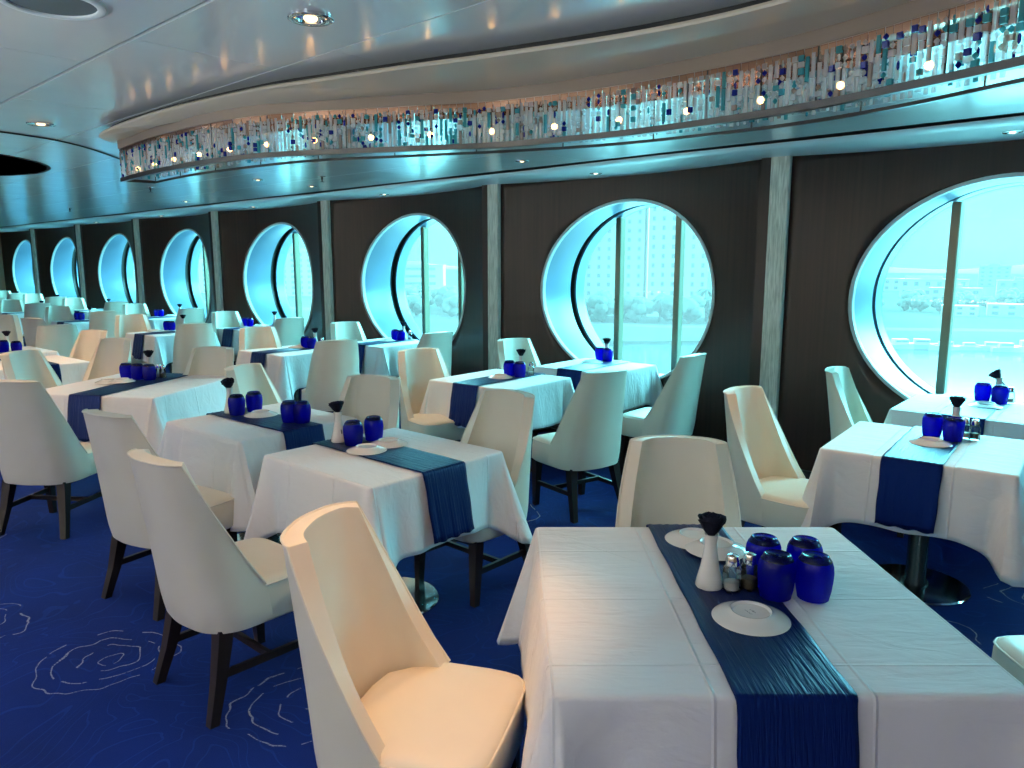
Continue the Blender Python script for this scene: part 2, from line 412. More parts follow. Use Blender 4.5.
# windows
def ell(xc, a, b, y, n=72, yf=None):
    return [(xc + a * math.cos(2 * PI * i / n), (yf(xc + a * math.cos(2 * PI * i / n)) if yf else y), ZC + b * math.sin(2 * PI * i / n)) for i in range(n)]
for k in KS:
    xc = xc_of(k)
    f = lambda X: bay_y(X, xc) - .012
    bm = bmesh.new()
    loft(bm, [ell(xc, EA + .003, EB + .003, 0, yf=f), ell(xc, EA - .004, EB - .004, 0, yf=lambda X: f(X) + .03), ell(xc, EA - .02, EB - .02, 6.18)], cap=False)
    w = tag(obj('window_%d' % (k + 3), bm, 'reveal', angle=30), kind='structure')
    bm = bmesh.new()
    loft(bm, [ell(xc, EA + .016, EB + .016, 0, yf=f), ell(xc, EA + .010, EB + .010, 0, yf=lambda X: f(X) - .012), ell(xc, EA - .012, EB - .012, 0, yf=lambda X: f(X) - .012), ell(xc, EA - .016, EB - .016, 0, yf=f), ell(xc, EA - .016, EB - .016, 0, yf=lambda X: f(X) + .03)], cap=False)
    obj('window_frame', bm, 'rim', w, angle=60)
    bm = bmesh.new()
    loft(bm, [ell(xc, EA - .02, EB - .02, 6.18), ell(xc, EA + .055, EB + .055, 6.185), ell(xc, EA + .055, EB + .055, 6.285), ell(xc, EA - .008, EB - .008, 6.29)], cap=False)
    obj('gasket', bm, 'gasket', w, angle=30)
    bm = bmesh.new()
    loft(bm, [ell(xc, EA + .01, EB + .01, 6.285), ell(xc, EA - .012, EB - .012, 6.287), ell(xc, EA - .016, EB - .016, 6.43), ell(xc, EA + .3, EB + .3, 6.435)], cap=False)
    obj('outer_ring', bm, 'reveal', w, angle=30)
    bm = bmesh.new(); bm.faces.new([bm.verts.new(p) for p in ell(xc, EA, EB, YGLASS)])
    obj('pane', bm, 'pane', w, smooth=False)
    for dx in (-.42, .25):
        h = EB * math.sqrt(1 - (dx / EA) ** 2) - .03
        bm = bmesh.new(); box(bm, (xc + dx - .03, YGLASS - .10, ZC - h), (xc + dx + .03, YGLASS - .012, ZC + h))
        bmesh.ops.bevel(bm, geom=bm.edges[:], offset=.006, segments=2, affect='EDGES')
        obj('mullion', bm, 'mullion', w)
# ship side outside the glazing
bm = bmesh.new()
for k in KS:
    xc = xc_of(k); rings = []
    for t in (0, 1):
        ring = []
        for i in range(NT):
            a = 2 * PI * i / NT; c, s = math.cos(a), math.sin(a)
            m_ = min(PITCH / 2 / max(1e-9, abs(c)), (1.6 if s > 0 else 1.9) / max(1e-9, abs(s)))
            p0 = (xc + (EA + .05) * c, ZC + (EB + .05) * s); p1 = (xc + c * m_, ZC + s * m_)
            p = p1 if t else p0; ring.append((p[0], 6.45, p[1]))
        rings.append(ring)
    loft(bm, rings, cap=False)
tag(obj('wall_outer', bm, 'white', smooth=False), kind='structure')

# other walls
def slab(name, lo, hi, m):
    bm = bmesh.new(); box(bm, lo, hi); return tag(obj(name, bm, m, smooth=False), kind='structure')
slab('wall_left', (XL - .15, YB, 0), (XL, YW + .8, ZT + .03), 'backwall2')
slab('wall_right', (XR, YB, 0), (XR + .15, YW + .8, ZT + .03), 'backwall2')
slab('wall_front', (XL, YB - .15, 0), (XR, YB, ZT + .03), 'backwall')
slab('baseboard_back', (XL, YW - .02, 0), (XR, YW + .01, .09), 'dark')

# ------------------------------------------------------------------ ceiling fittings
def ring_(bm, c, r0, r1, z0, z1, mi=0, n=32):
    lathe(bm, [(r1, z1), (r1, z0 + .002), (r1 - .004, z0), (r0 + .004, z0), (r0, z0 + .002), (r0, z1)], n=n, mi=mi, cap=False, c=c)
def downlight(loc, r, label, group=None, lit=False):
    t = empty('downlight', (loc[0], loc[1], loc[2])); tag(t, label, 'ceiling light', group)
    bm = bmesh.new(); ring_(bm, (0, 0), r * .62, r, -.008, .003); obj('trim_ring', bm, 'chrome', t)
    bm = bmesh.new(); lathe(bm, [(r * .62, -.002), (r * .3, .002)], n=24, cap=True); obj('reflector', bm, 'chrome', t)
    bm = bmesh.new(); lathe(bm, [(r * .32, -.003), (r * .26, -.010), (r * .1, -.013)], n=20); obj('lens', bm, 'lamp', t)
    return t
downlight((-2.28, 1.51, ZT + .004), .075, 'chrome downlight above the left stretch of the crystal chandelier, nearest one')
downlight((-5.10, 1.52, ZT + .004), .075, 'chrome downlight in the metal ceiling left of the chandelier end')
SG = 'small downlights along the window side of the ceiling'
for (x, y, l) in ((-.93, 5.47, 'small downlight in the ceiling trim above the rightmost window'), (-4.02, 5.50, 'small downlight in the ceiling trim above the hotel-view window'),
                  (-7.0, 5.52, 'small downlight in the ceiling trim above the third window from right'), (-9.9, 5.5, 'small downlight in the ceiling trim above the fourth window from right'),
                  (-12.9, 5.5, 'small downlight in the ceiling trim above the fifth window from right'), (-15.8, 5.5, 'small downlight in the ceiling trim above the sixth window from right')):
    downlight((x, y, ZT - .022), .055, l, SG)
for (x, y, l) in ((-4.1, 4.62, 'small ceiling downlight between chandelier and hotel-view window'), (-7.05, 4.6, 'small ceiling downlight above inner table by the third window'),
                  (-6.9, 3.9, 'small ceiling downlight behind chandelier, furthest from the windows'), (-10.0, 4.6, 'small ceiling downlight above inner table by the fourth window')):
    downlight((x, y, ZT + .004), .055, l, SG)
def sprinkler(x, y, label):
    t = empty('fire_sprinkler', (x, y, ZT + .004)); tag(t, label, 'sprinkler', 'fire sprinklers in the ceiling')
    bm = bmesh.new(); lathe(bm, [(.035, .002), (.035, -.004), (.012, -.008)], n=16); obj('rosette', bm, 'chrome', t)
    bm = bmesh.new(); lathe(bm, [(.010, -.006), (.010, -.03), (.006, -.034), (.006, -.05)], n=10)
    lathe(bm, [(.004, -.05), (.022, -.052), (.022, -.055), (.004, -.056)], n=12); obj('nozzle', bm, 'railmetal', t)
sprinkler(-6.2, 4.16, 'fire sprinkler hanging behind the middle of the chandelier')
sprinkler(-8.45, 3.51, 'fire sprinkler in the ceiling beyond the left chandelier end')
sprinkler(-12.5, 4.0, 'fire sprinkler in the far ceiling toward the left')
t = empty('ceiling_loudspeaker', (-2.74, .88, ZT + .004)); tag(t, 'round grey ceiling loudspeaker grille at the top left', 'loudspeaker')
bm = bmesh.new(); ring_(bm, (0, 0), .125, .15, -.012, .003); obj('rim', bm, 'trimlight', t)
bm = bmesh.new(); lathe(bm, [(.126, .002), (.126, -.004), (.02, -.010)], n=32); obj('grille', bm, 'grille', t)
t = empty('ceiling_recess', (-7.75, 1.15, ZT + .004)); tag(t, 'large round black opening in the metal ceiling at left', 'ceiling opening')
bm = bmesh.new(); ring_(bm, (0, 0), 1.13, 1.155, -.004, .003, n=96); obj('rim', bm, 'dark', t)
bm = bmesh.new(); lathe(bm, [(1.135, -.001), (.2, -.001)], n=96); obj('black_disc', bm, 'black', t)
bm = bmesh.new(); tube(bm, [(p.x, p.y, ZT + .003) for p in spline([(-5.75, .2), (-5.62, .8), (-5.58, 1.2), (-5.59, 1.44), (-5.63, 1.6), (-5.71, 1.8), (-5.94, 2.07), (-6.38, 2.45)], 10)], .008, 6)
tag(obj('trim_20', bm, 'dark'), kind='structure')

# ------------------------------------------------------------------ chandelier
FRONT = [(-5.05, 1.93), (-4.3, 1.88), (-3.46, 1.95), (-2.77, 2.28), (-2.35, 2.49), (-1.86, 2.60), (-1.44, 2.62), (-1.06, 2.59), (-.72, 2.50), (-.4, 2.39), (0.0, 2.20), (.45, 1.90), (.9, 1.55)]
BACK = [(-4.99, 2.11), (-4.33, 2.08), (-3.44, 2.18), (-2.92, 2.40), (-2.45, 2.61), (-2.0, 2.77), (-1.55, 2.83), (-1.15, 2.83), (-.79, 2.75), (-.43, 2.60), (0.0, 2.42), (.5, 2.12), (1.0, 1.75)]
LIP = [(-5.18, 2.05), (-5.19, 1.93), (-4.98, 1.80), (-4.5, 1.75), (-3.91, 1.75), (-3.27, 1.81), (-2.94, 1.88), (-2.43, 2.01), (-2.02, 2.13), (-1.47, 2.26), (-1.03, 2.28), (-.6, 2.2), (-.2, 2.05), (.2, 1.8), (.7, 1.4)]
LIPB = [(-5.18, 2.05), (-5.05, 2.2), (-4.33, 2.2), (-3.44, 2.30), (-2.92, 2.52), (-2.45, 2.73), (-2.0, 2.89), (-1.55, 2.95), (-1.15, 2.95), (-.79, 2.87), (-.43, 2.72), (0.05, 2.54), (.58, 2.22), (1.1, 1.85)]
ZR, ZK = 2.15, 2.345                     # rail, underside of the copper tray
fr, bk = spline(FRONT, 12), spline(BACK, 12)
ch = empty('crystal_chandelier', (-3.0, 2.3, ZT)); tag(ch, 'long curving crystal chandelier with clear, aqua and cobalt beads along the ceiling', 'chandelier')
off = Vector((3.0, -2.3, -ZT))
def chobj(name, bm, mats, **kw): return obj(name, bm, mats, ch, loc=off, **kw)
def at(P, t):
    i = t * (len(P) - 1); j = min(int(i), len(P) - 2); f = i - j; return P[j].lerp(P[j + 1], f)
N = 150
lp, lb = spline(LIP, 12), spline(LIPB, 12)
# lip: overhanging moulding, dark gap above it
bm = bmesh.new(); rows = []
for i in range(N + 1):
    t = i / N; a = at(lp, t); b = at(fr, t)
    d = b - a
    rows.append([(a.x, a.y, ZT - .030), (a.x - d.x * .02, a.y - d.y * .02, ZT - .038), (a.x, a.y, ZT - .046), (a.x + d.x * .45, a.y + d.y * .45, ZT - .062), (a.x + d.x * .62, a.y + d.y * .62, ZT - .054), (b.x, b.y, ZT - .054), (b.x, b.y, ZT - .030)])
loft(bm, rows, close_u=True); chobj('front_moulding', bm, 'lip', angle=35)
bm = bmesh.new(); rows = []
for i in range(N + 1):
    t = i / N; a = at(lb, t); b = at(bk, t)
    rows.append([(a.x, a.y, ZT - .030), (a.x, a.y, ZT - .046), (b.x, b.y, ZT - .054), (b.x, b.y, ZT - .030)])
loft(bm, rows, close_u=True); chobj('rear_moulding', bm, 'lip', angle=35)
bm = bmesh.new(); rows = []
for i in range(N + 1):
    t = i / N; a = at(lp, t); b = at(lb, t); a = a.lerp(b, .10); b = b.lerp(a, .06)
    rows.append([(a.x, a.y, ZT + .004), (a.x, a.y, ZT - .032), (b.x, b.y, ZT - .032), (b.x, b.y, ZT + .004)])
loft(bm, rows); chobj('shadow_gap', bm, 'dark', smooth=False)
# bronze box and copper tray
bm = bmesh.new(); rows = []
for i in range(N + 1):
    t = i / N; a = at(fr, t); b = at(bk, t); d = (b - a).normalized() * .012
    a, b = a - d, b + d
    rows.append([(a.x, a.y, ZT - .040), (a.x, a.y, ZK + .002), (b.x, b.y, ZK + .002), (b.x, b.y, ZT - .040)])
loft(bm, rows); chobj('housing', bm, 'bronze', angle=30)
bm = bmesh.new()
L_ = sum((a - b).length for a, b in zip(fr, fr[1:])); nt_ = int(L_ / .042)
for i in range(nt_):
    t0, t1 = (i + .04) / nt_, (i + .96) / nt_
    p = [at(fr, t0), at(fr, t1), at(bk, t1), at(bk, t0)]
    z = ZK - .001 - .003 * rnd.random(); e = .010
    d = (p[3] - p[0]).normalized() * e
    q = [p[0] + d, p[1] + d, p[2] - d, p[3] - d]
    v = [bm.verts.new((a.x, a.y, z)) for a in q]; bm.faces.new(v[::-1])
    for (a, b) in ((p[0], p[1]), (p[3], p[2])):      # hanging tabs along both edges
        vv = [bm.verts.new((a.x, a.y, ZK + .004)), bm.verts.new((b.x, b.y, ZK + .004)), bm.verts.new((b.x, b.y, ZK - .030)), bm.verts.new((a.x, a.y, ZK - .030))]
        bm.faces.new(vv)
co = chobj('copper_tray', bm, 'copper', smooth=False)
md = co.modifiers.new('s', 'SOLIDIFY'); md.thickness = .002
# rails
def rail(name, P, w=.012, h=.024):
    bm = bmesh.new(); rows = []
    for i in range(N + 1):
        t = i / N; a = at(P, t); b = at(P, min(1, t + .005)) - at(P, max(0, t - .005)); nrm = Vector((-b.y, b.x, 0)).normalized() * w
        rows.append([(a.x - nrm.x, a.y - nrm.y, ZR), (a.x + nrm.x, a.y + nrm.y, ZR), (a.x + nrm.x, a.y + nrm.y, ZR + h), (a.x - nrm.x, a.y - nrm.y, ZR + h)])
    loft(bm, rows); chobj(name, bm, 'railmetal', angle=30)
rail('rail', fr); rail('rail', bk, .007, .012)
bm = bmesh.new(); tube(bm, [(fr[0].x, fr[0].y, ZR + .012), (bk[0].x, bk[0].y, ZR + .008)], .009, 8); chobj('end_rail', bm, 'railmetal')
for P in (fr, bk):
    for p in resample(P, .42):
        bm = bmesh.new(); tube(bm, [(p.x, p.y, ZR + .01), (p.x, p.y, ZK)], .003, 6); chobj('hanger_rod', bm, 'railmetal')
# crystal strands
def strand(bm, x, y, ang, top, bot):
    z = top - .004
    m4 = Matrix.Translation((x, y, 0)) @ Matrix.Rotation(ang, 4, 'Z')
    def piece(w, h, d, mi, kind):
        if kind == 0: box(bm, (-w / 2, -d / 2, z - h), (w / 2, d / 2, z), mi, m4)
        else:
            k = 6 if kind == 1 else 5
            prof = [(.3, 0), (1, .25), (1, .75), (.3, 1)] if kind == 1 else [(.15, 0), (.9, .35), (1, .5), (.9, .65), (.15, 1)]
            rings = [[m4 @ Vector((w / 2 * r * math.cos(2 * PI * i / k), w / 2 * r * math.sin(2 * PI * i / k), z - h + h * s)) for i in range(k)] for r, s in prof]
            loft(bm, rings, mi=mi)
    while z > bot + .016:
        q = rnd.random(); u = rnd.random()
        mi = 0 if u < .64 else 1 if u < .79 else 2 if u < .94 else 3
        if q < .30: w, h, d, kd = .0115, rnd.uniform(.05, .085), .008, 0; mi = mi if mi != 2 else 0
        elif q < .62: w, h, d, kd = .0175, rnd.uniform(.016, .021), .011, 0
        elif q < .82: w, h, d, kd = .017, .019, .017, 2
        else: w, h, d, kd = .010, rnd.uniform(.02, .03), .01, 1
        h = min(h, z - bot - .002)
        piece(w, h, d, mi, kd); z -= h + .003
strands = []
for row, P in enumerate((fr, bk)):
    Q = resample(P, .0225 if row == 0 else .027)
    for i, p in enumerate(Q):
        b = Q[min(i + 1, len(Q) - 1)] - Q[max(i - 1, 0)]
        strands.append((p, math.atan2(b.y, b.x), row))
for f in (.2, .4, .6, .8): strands.append((fr[0].lerp(bk[0], f), PI / 2, 0))
cam_xy = Vector((0, 0, 0))
vis = sorted([s for s in strands if s[2] == 0 and s[0].x < -.38], key=lambda s: (s[0] - cam_xy).length)
big = set(id(s) for s in vis[:100])
CM = ('cclear', 'cteal', 'cblue', 'crose')
rest = bmesh.new()
for s in strands:
    p, a, row = s
    top = ZK - .012 - rnd.choice((0, 0, .008)); bot = ZR + .024
    if id(s) in big:
        bm = bmesh.new(); strand(bm, p.x, p.y, a, top, bot); chobj('crystal_strand', bm, CM, smooth=False)
    else: strand(rest, p.x, p.y, a, top, bot)
o = chobj('crystal_strands', rest, CM, smooth=False); o['kind'] = 'stuff'
mid = [(a + b) * .5 for a, b in zip([at(fr, i / 60) for i in range(61)], [at(bk, i / 60) for i in range(61)])]
for p in resample(mid, .30):
    bm = bmesh.new(); bmesh.ops.create_icosphere(bm, subdivisions=2, radius=.013, matrix=Matrix.Translation((p.x, p.y, 2.235)))
    b = chobj('bulb', bm, 'bulb')
    bm = bmesh.new(); tube(bm, [(p.x, p.y, 2.25), (p.x, p.y, ZK)], .004, 6); obj('bulb_stem', bm, 'railmetal', b)

# ------------------------------------------------------------------ chair
def make_chair():
    root = empty('dining_chair')
    a, yb, r, yf = .252, -.245, .155, .0
    s1 = a - r; arc = r * PI / 2; s2 = yf - (yb + r); Lt = s1 + arc + s2
    def plan(d):                       # right half, d from centre of the back to the front of the wing
        if d < s1: return d, yb - .012 * (1 - (d / s1) ** 2)
        if d < s1 + arc:
            t = (d - s1) / r; return s1 + r * math.sin(t), yb + r * (1 - math.cos(t))
        return a, yb + r + (d - s1 - arc)
    z0, zt, zl = .325, .965, .475
    d1 = .238
    def ztop(d):
        if d <= d1: return zt + .006 * (1 - (d / d1) ** 2)
        w = (d - d1) / (Lt - d1); return zl + (zt - zl) * (1 - w) ** 1.18
    cols = []
    ds = [0, .04, .08, .12, .155, .185, .21, .228, .238, .248, .262, .28, .30, .32, .34, .36, .38, .395, Lt]
    full = [-d for d in reversed(ds[1:])] + ds
    NV = 9
    def P(d, v):
        s = -1 if d < 0 else 1; d = abs(d); x, y = plan(d)
        z = z0 + (ztop(d) - z0) * v
        t = max(0, (z - z0) / (zt - z0))
        x *= 1 - .17 * t; y -= .09 * t ** 1.15
        if v == 0: x *= .955; y = y * .965 if y < 0 else y
        return Vector((s * x, y, z))
    bm = bmesh.new()
    grid = [[bm.verts.new(P(d, v / NV if v > 0 else 0)) for d in full] for v in range(NV + 1)]
    for A, B in zip(grid, grid[1:]):
        for i in range(len(full) - 1): bm.faces.new((A[i], A[i + 1], B[i + 1], B[i]))
    o = obj('backrest', bm, 'leather', root)
    # make the surface normal point out of the chair, then thicken inwards
    me = o.data
    c = me.polygons[len(full) // 2]
    if c.normal.y > 0: me.flip_normals()
    md = o.modifiers.new('s', 'SOLIDIFY'); md.thickness = .054; md.offset = -1; md.use_even_offset = True
    md = o.modifiers.new('b', 'BEVEL'); md.width = .018; md.segments = 3; md.limit_method = 'ANGLE'; md.angle_limit = R(50)
    md = o.modifiers.new('u', 'SUBSURF'); md.levels = 1
    bake(o)
    o.data.shade_smooth()
    back = o
    # stitched piping on the outer rim
    bm = bmesh.new(); tube(bm, [P(d, 1) + Vector((0, 0, .0005)) for d in full], .0042, 6); obj('piping', bm, 'piping', back)
    # seat cushion, flush with the wings at the front, narrower inside the shell
    def outline(ins, z):
        pts = []
        q = max(0., min(1., (z - .33) / .14)); k_ = 1 - .042 * q
        half = [(.0, .238), (.10, .237), (.17, .234), (.212 * k_, .224), (.236 * k_, .200), (.247 * k_, .16), (.2515 * k_, .11), (.2515 * k_, .05), (.2515 * k_, .008 - .020 * q), (.250 * k_, -.012 - .024 * q), (.206, -.018 - .024 * q), (.203, -.07), (.185, -.12), (.14, -.175), (.07, -.19), (0, -.192)]
        full_ = half + [(-x, y) for x, y in reversed(half[1:-1])]
        for (x, y) in full_:
            k = 1 - ins / .25; pts.append((x * k, (y - .04) * k + .04, z))
        return pts
    bm = bmesh.new()
    prof = [(.10, .325), (.012, .325), (0, .337), (0, .455), (.006, .471), (.022, .482), (.05, .486), (.12, .492), (.20, .494)]
    loft(bm, [outline(i, z) for i, z in prof])
    seat = obj('seat', bm, 'leather', root, angle=60)
    bm = bmesh.new(); o_ = outline(.001, .467); tube(bm, o_[-9:] + o_[:10], .004, 6); obj('piping', bm, 'piping', seat)
    # legs
    for sx in (-1, 1):
        bm = bmesh.new(); loft(bm, [[(sx * X + ax * w, Y + ay * w, Z) for ax, ay in ((-1, -1), (1, -1), (1, 1), (-1, 1))] for X, Y, Z, w in ((.205, .178, .335, .026), (.205, .178, .30, .026), (.205, .190, 0, .0165))])
        obj('leg', bm, 'darkwood', root, smooth=False)
        bm = bmesh.new(); loft(bm, [[(sx * X + ax * w, Y + ay * w, Z) for ax, ay in ((-1, -1), (1, -1), (1, 1), (-1, 1))] for X, Y, Z, w in ((.18, -.165, .335, .028), (.185, -.174, .28, .027), (.198, -.202, .15, .022), (.218, -.245, .0, .0175))])
        obj('leg', bm, 'darkwood', root, smooth=False)
        bm = bmesh.new(); loft(bm, [[(sx * X + ax * .009, Y, Z + az * .014) for ax, az in ((-1, -1), (1, -1), (1, 1), (-1, 1))] for X, Y, Z in ((.197, -.2, .165), (.206, .185, .165))])
        obj('stretcher', bm, 'darkwood', root, smooth=False)
    bm = bmesh.new(); box(bm, (-.2, -.005, .153), (.2, .013, .179)); obj('stretcher', bm, 'darkwood', root, smooth=False)
    bm = bmesh.new(); box(bm, (-.19, -.17, .305), (.19, .20, .328)); obj('seat_frame', bm, 'darkwood', root, smooth=False)
    return root
chair0 = make_chair(); chair_used = [False]
CG = 'cream leather dining chairs'
def chair(x, y, face, label, top=True):
    """face: heading in degrees; with top=True x,y is the middle of the top of the back"""
    f = R(face)
    if top: x += .32 * math.cos(f); y += .32 * math.sin(f)
    c = chair0 if not chair_used[0] else copy_tree(chair0); chair_used[0] = True
    c.location = (x, y, 0); c.rotation_euler = (0, 0, f - PI / 2)
    tag(c, label, 'chair', CG); return c

# ------------------------------------------------------------------ tables and linen
DROP = .315
def cloth_bm(W, D, drop, seed):
    rg = random.Random(seed); a, b = W / 2, D / 2; r = .018
    per = []                              # (x, y, nx, ny, distance to nearest corner signed)
    sides = [((-a, -b), (a, -b), (0, -1)), ((a, -b), (a, b), (1, 0)), ((a, b), (-a, b), (0, 1)), ((-a, b), (-a, -b), (-1, 0))]
    n = 56
    for (p, q, nn) in sides:
        L = math.hypot(q[0] - p[0], q[1] - p[1])
        for i in range(n):
            # denser near the corners
            u = i / n; t = .5 - .5 * math.cos(PI * u) if True else u
            s = r + (L - 2 * r) * t
            x = p[0] + (q[0] - p[0]) * s / L; y = p[1] + (q[1] - p[1]) * s / L
            per.append((x, y, nn[0], nn[1], min(s, L - s)))
        # corner arc
        nx2, ny2 = -nn[1], nn[0]
        cx, cy = q[0] - nn[0] * r - (q[0] - p[0]) / L * r, q[1] - nn[1] * r - (q[1] - p[1]) / L * r
        for k in range(1, 6):
            w = k / 6 * PI / 2
            vx = nn[0] * math.cos(w) + (-nn[1]) * math.sin(w); vy = nn[1] * math.cos(w) + nn[0] * math.sin(w)
            per.append((cx + vx * r, cy + vy * r, vx, vy, -1))
    m = len(per); ph = [rg.uniform(0, 6.28) for _ in range(6)]
    cp = [rg.uniform(.75, 1.25) for _ in range(4)]
    rings = []
    def top_ring(k): return [(x * k, y * k, rg.uniform(0, .0006)) for (x, y, *_r) in per]
    for k in (.02, .3, .6, .85, .965): rings.append(top_ring(k))
    hh = [(.008, .0, 0), (.0, -.004, .35), (-.006, -.012, .8)]
    rings.append([(x - nx * .006, y - ny * .006, 0) for (x, y, nx, ny, d) in per])
    rings.append([(x, y, -.003) for (x, y, nx, ny, d) in per])
    rings.append([(x + nx * .003, y + ny * .003, -.011) for (x, y, nx, ny, d) in per])
    NV = 14
    for j in range(1, NV + 1):
        t = j / NV; ring = []
        for i, (x, y, nx, ny, d) in enumerate(per):
            dd = max(d, 0.)
            cw = math.exp(-(dd / .045) ** 2); cv = math.exp(-((dd - .115) / .05) ** 2); ck = cp[(i // (m // 4)) % 4]
            L = drop * (1 + .36 * math.exp(-(dd / .09) ** 1.5)) - .004 * math.sin(i * .35 + ph[3])
            s = i / m * 2 * PI
            fold = .014 * math.sin(11 * s + ph[0]) + .011 * math.sin(19 * s + ph[1]) + .006 * math.sin(34 * s + ph[2])
            mid = 1 - math.exp(-(max(0, dd) / .30) ** 2) * .9
            fold *= (1 - .75 * mid)
            o_ = .004 + .045 * t + fold * t + .095 * ck * cw * t ** 1.1 - .030 * cv * t
            # neighbours of the corner slide toward the corner tip, so a hanging fold forms
            ring.append((x + nx * o_, y + ny * o_, -.011 - L * t))
        rings.append(ring)
    bm = bmesh.new(); loft(bm, rings, cap=False)
    bm.faces.new([v for v in bm.verts[:m]]) if False else None
    bm.verts.ensure_lookup_table(); bm.faces.new([bm.verts[i] for i in range(m)])
    return bm
_cl = {}
def cloth(x, y, rz, W, D, label, seed=1):
    key = (W, D, seed)
    if key not in _cl:
        o = obj('tablecloth', cloth_bm(W, D, DROP, seed), 'cloth', angle=80)
        md = o.modifiers.new('s', 'SOLIDIFY'); md.thickness = .0016; bake(o); _cl[key] = o.data
    else: o = link('tablecloth', _cl[key])
    o.location = (x, y, .75); o.rotation_euler = (0, 0, rz); return tag(o, label, 'tablecloth', 'white tablecloths')
def runner(x, y, rz, L, label, hang=.29, W=.255, seed=0):
    """strip along local x lying over a cloth of length L"""
    rg = random.Random(seed); prof = []
    n = 26
    for i in range(n + 1): prof.append((-L / 2 + L * i / n, .0035))
    e = L / 2
    right = [(e + .006, .0025), (e + .012, -.004), (e + .0145, -.014)]
    NH = 12
    for i in range(1, NH + 1):
        t = i / NH; right.append((e + .0155 + .056 * t, -.014 - hang * t))
    prof = [(-px, pz) for px, pz in reversed(right)] + prof + right
    bm = bmesh.new(); rows = []; nw = 22; ph = [rg.uniform(0, 6.28) for _ in range(4)]
    for idx, (px, pz) in enumerate(prof):
        row = []; hangt = max(0, -pz / hang)
        for j in range(nw + 1):
            v = j / nw - .5
            wv = (.0045 * math.sin(v * 38 + ph[0]) + .003 * math.sin(v * 61 + ph[1])) * hangt
            ww = W * (1 - .03 * hangt) + .003 * math.sin(idx * .9 + ph[2])
            row.append((px + math.copysign(abs(wv), 1) * (1 if px > 0 else -1), v * ww, pz + (.0012 * math.sin(v * 55 + idx * .2) if hangt == 0 else 0) + (0 if hangt < .98 else .004 * math.sin(v * 20 + ph[3]))))
        rows.append(row)
    loft(bm, rows, close_u=False, cap=False)
    o = obj('table_runner', bm, 'runner', angle=70)
    md = o.modifiers.new('s', 'SOLIDIFY'); md.thickness = .0018; md.offset = 1; bake(o)
    o.location = (x, y, .752); o.rotation_euler = (0, 0, rz); return tag(o, label, 'table runner', 'navy table runners')
_tb = {}
def table(x, y, rz, W, D, label):
    key = (W, D)
    if key in _tb: t = copy_tree(_tb[key])
    else:
        t = empty('dining_table'); _tb[key] = t
        bm = bmesh.new(); box(bm, (-W / 2 + .006, -D / 2 + .006, .715), (W / 2 - .006, D / 2 - .006, .746)); obj('tabletop', bm, 'tabletop', t, smooth=False)
        bm = bmesh.new(); lathe(bm, [(.11, .715), (.11, .705), (.05, .69), (.048, .05), (.06, .03), (.06, .016)], n=28); obj('pedestal', bm, 'column', t)
        rr = .25 if W < .9 else .30
        bm = bmesh.new(); lathe(bm, [(rr, .001), (rr, .010), (rr - .006, .016), (.04, .02)], n=56); obj('base_plate', bm, 'steel', t)
    t.location = (x, y, 0); t.rotation_euler = (0, 0, rz); return tag(t, label, 'table', 'pedestal dining tables')

# ------------------------------------------------------------------ table ware
def make_tumbler():
    bm = bmesh.new()
    out = [(.0335, .0), (.0375, .02), (.0402, .045), (.0408, .062), (.0392, .077), (.0355, .087), (.0315, .0925), (.029, .0975), (.026, .0985), (.023, .0965), (.004, .0955)]
    inn = [(.004, .086), (.018, .086), (.028, .080), (.0345, .068), (.0372, .05), (.0358, .02), (.0330, .0)]
    lathe(bm, out + inn + [out[0]], n=28, cap=False)
    bmesh.ops.remove_doubles(bm, verts=bm.verts, dist=1e-6)
    for f in bm.faces:
        if min(v.co.z for v in f.verts) > .0795: f.material_index = 1
    return obj('tumbler', bm, ('tumbler', 'tumblerbase'), angle=50)
def make_vase():
    bm = bmesh.new()
    lathe(bm, [(.030, 0), (.032, .004), (.029, .02), (.0215, .05), (.0155, .085), (.0140, .105), (.0155, .122), (.0175, .128), (.0155, .128), (.0125, .118), (.012, .09), (.012, .03)], n=28)
    return obj('bud_vase', bm, 'ceramic', angle=50)
def make_rose():
    root = empty('artificial_rose')
    bm = bmesh.new(); tube(bm, [(0, 0, -.08), (0, 0, .0), (0, 0, .012)], [.003, .003, .006], 8); obj('stem', bm, 'rose', root)
    bm = bmesh.new(); rg = random.Random(3)
    def petal(ang, r0, r1, h, w):
        rows = []
        for i in range(6):
            t = i / 5; row = []
            for j in range(7):
                v = j / 6 - .5; aa = ang + v * w * (.6 + .4 * min(1, t * 1.5))
                rr = r0 * (.35 + .65 * math.sin(PI / 2 * min(1, t * 1.6))) + (r1 - r0) * t ** 3
                z = h * t - .008 * (abs(v) * 2) ** 3 * t + (.0012 * math.sin(v * 14 + ang * 3) if t > .9 else 0)
                row.append((rr * math.cos(aa), rr * math.sin(aa), z))
            rows.append(row)
        loft(bm, rows, close_u=False, cap=False)
    for k in range(5): petal(k * 2 * PI / 5, .018, .029, .040, 1.9)
    for k in range(5): petal(k * 2 * PI / 5 + .6, .015, .020, .043, 1.9)
    for k in range(3): petal(k * 2 * PI / 3 + .3, .009, .011, .043, 2.6)
    o = obj('petals', bm, 'rose', root, angle=80)
    md = o.modifiers.new('s', 'SOLIDIFY'); md.thickness = .0012; bake(o)
    return root
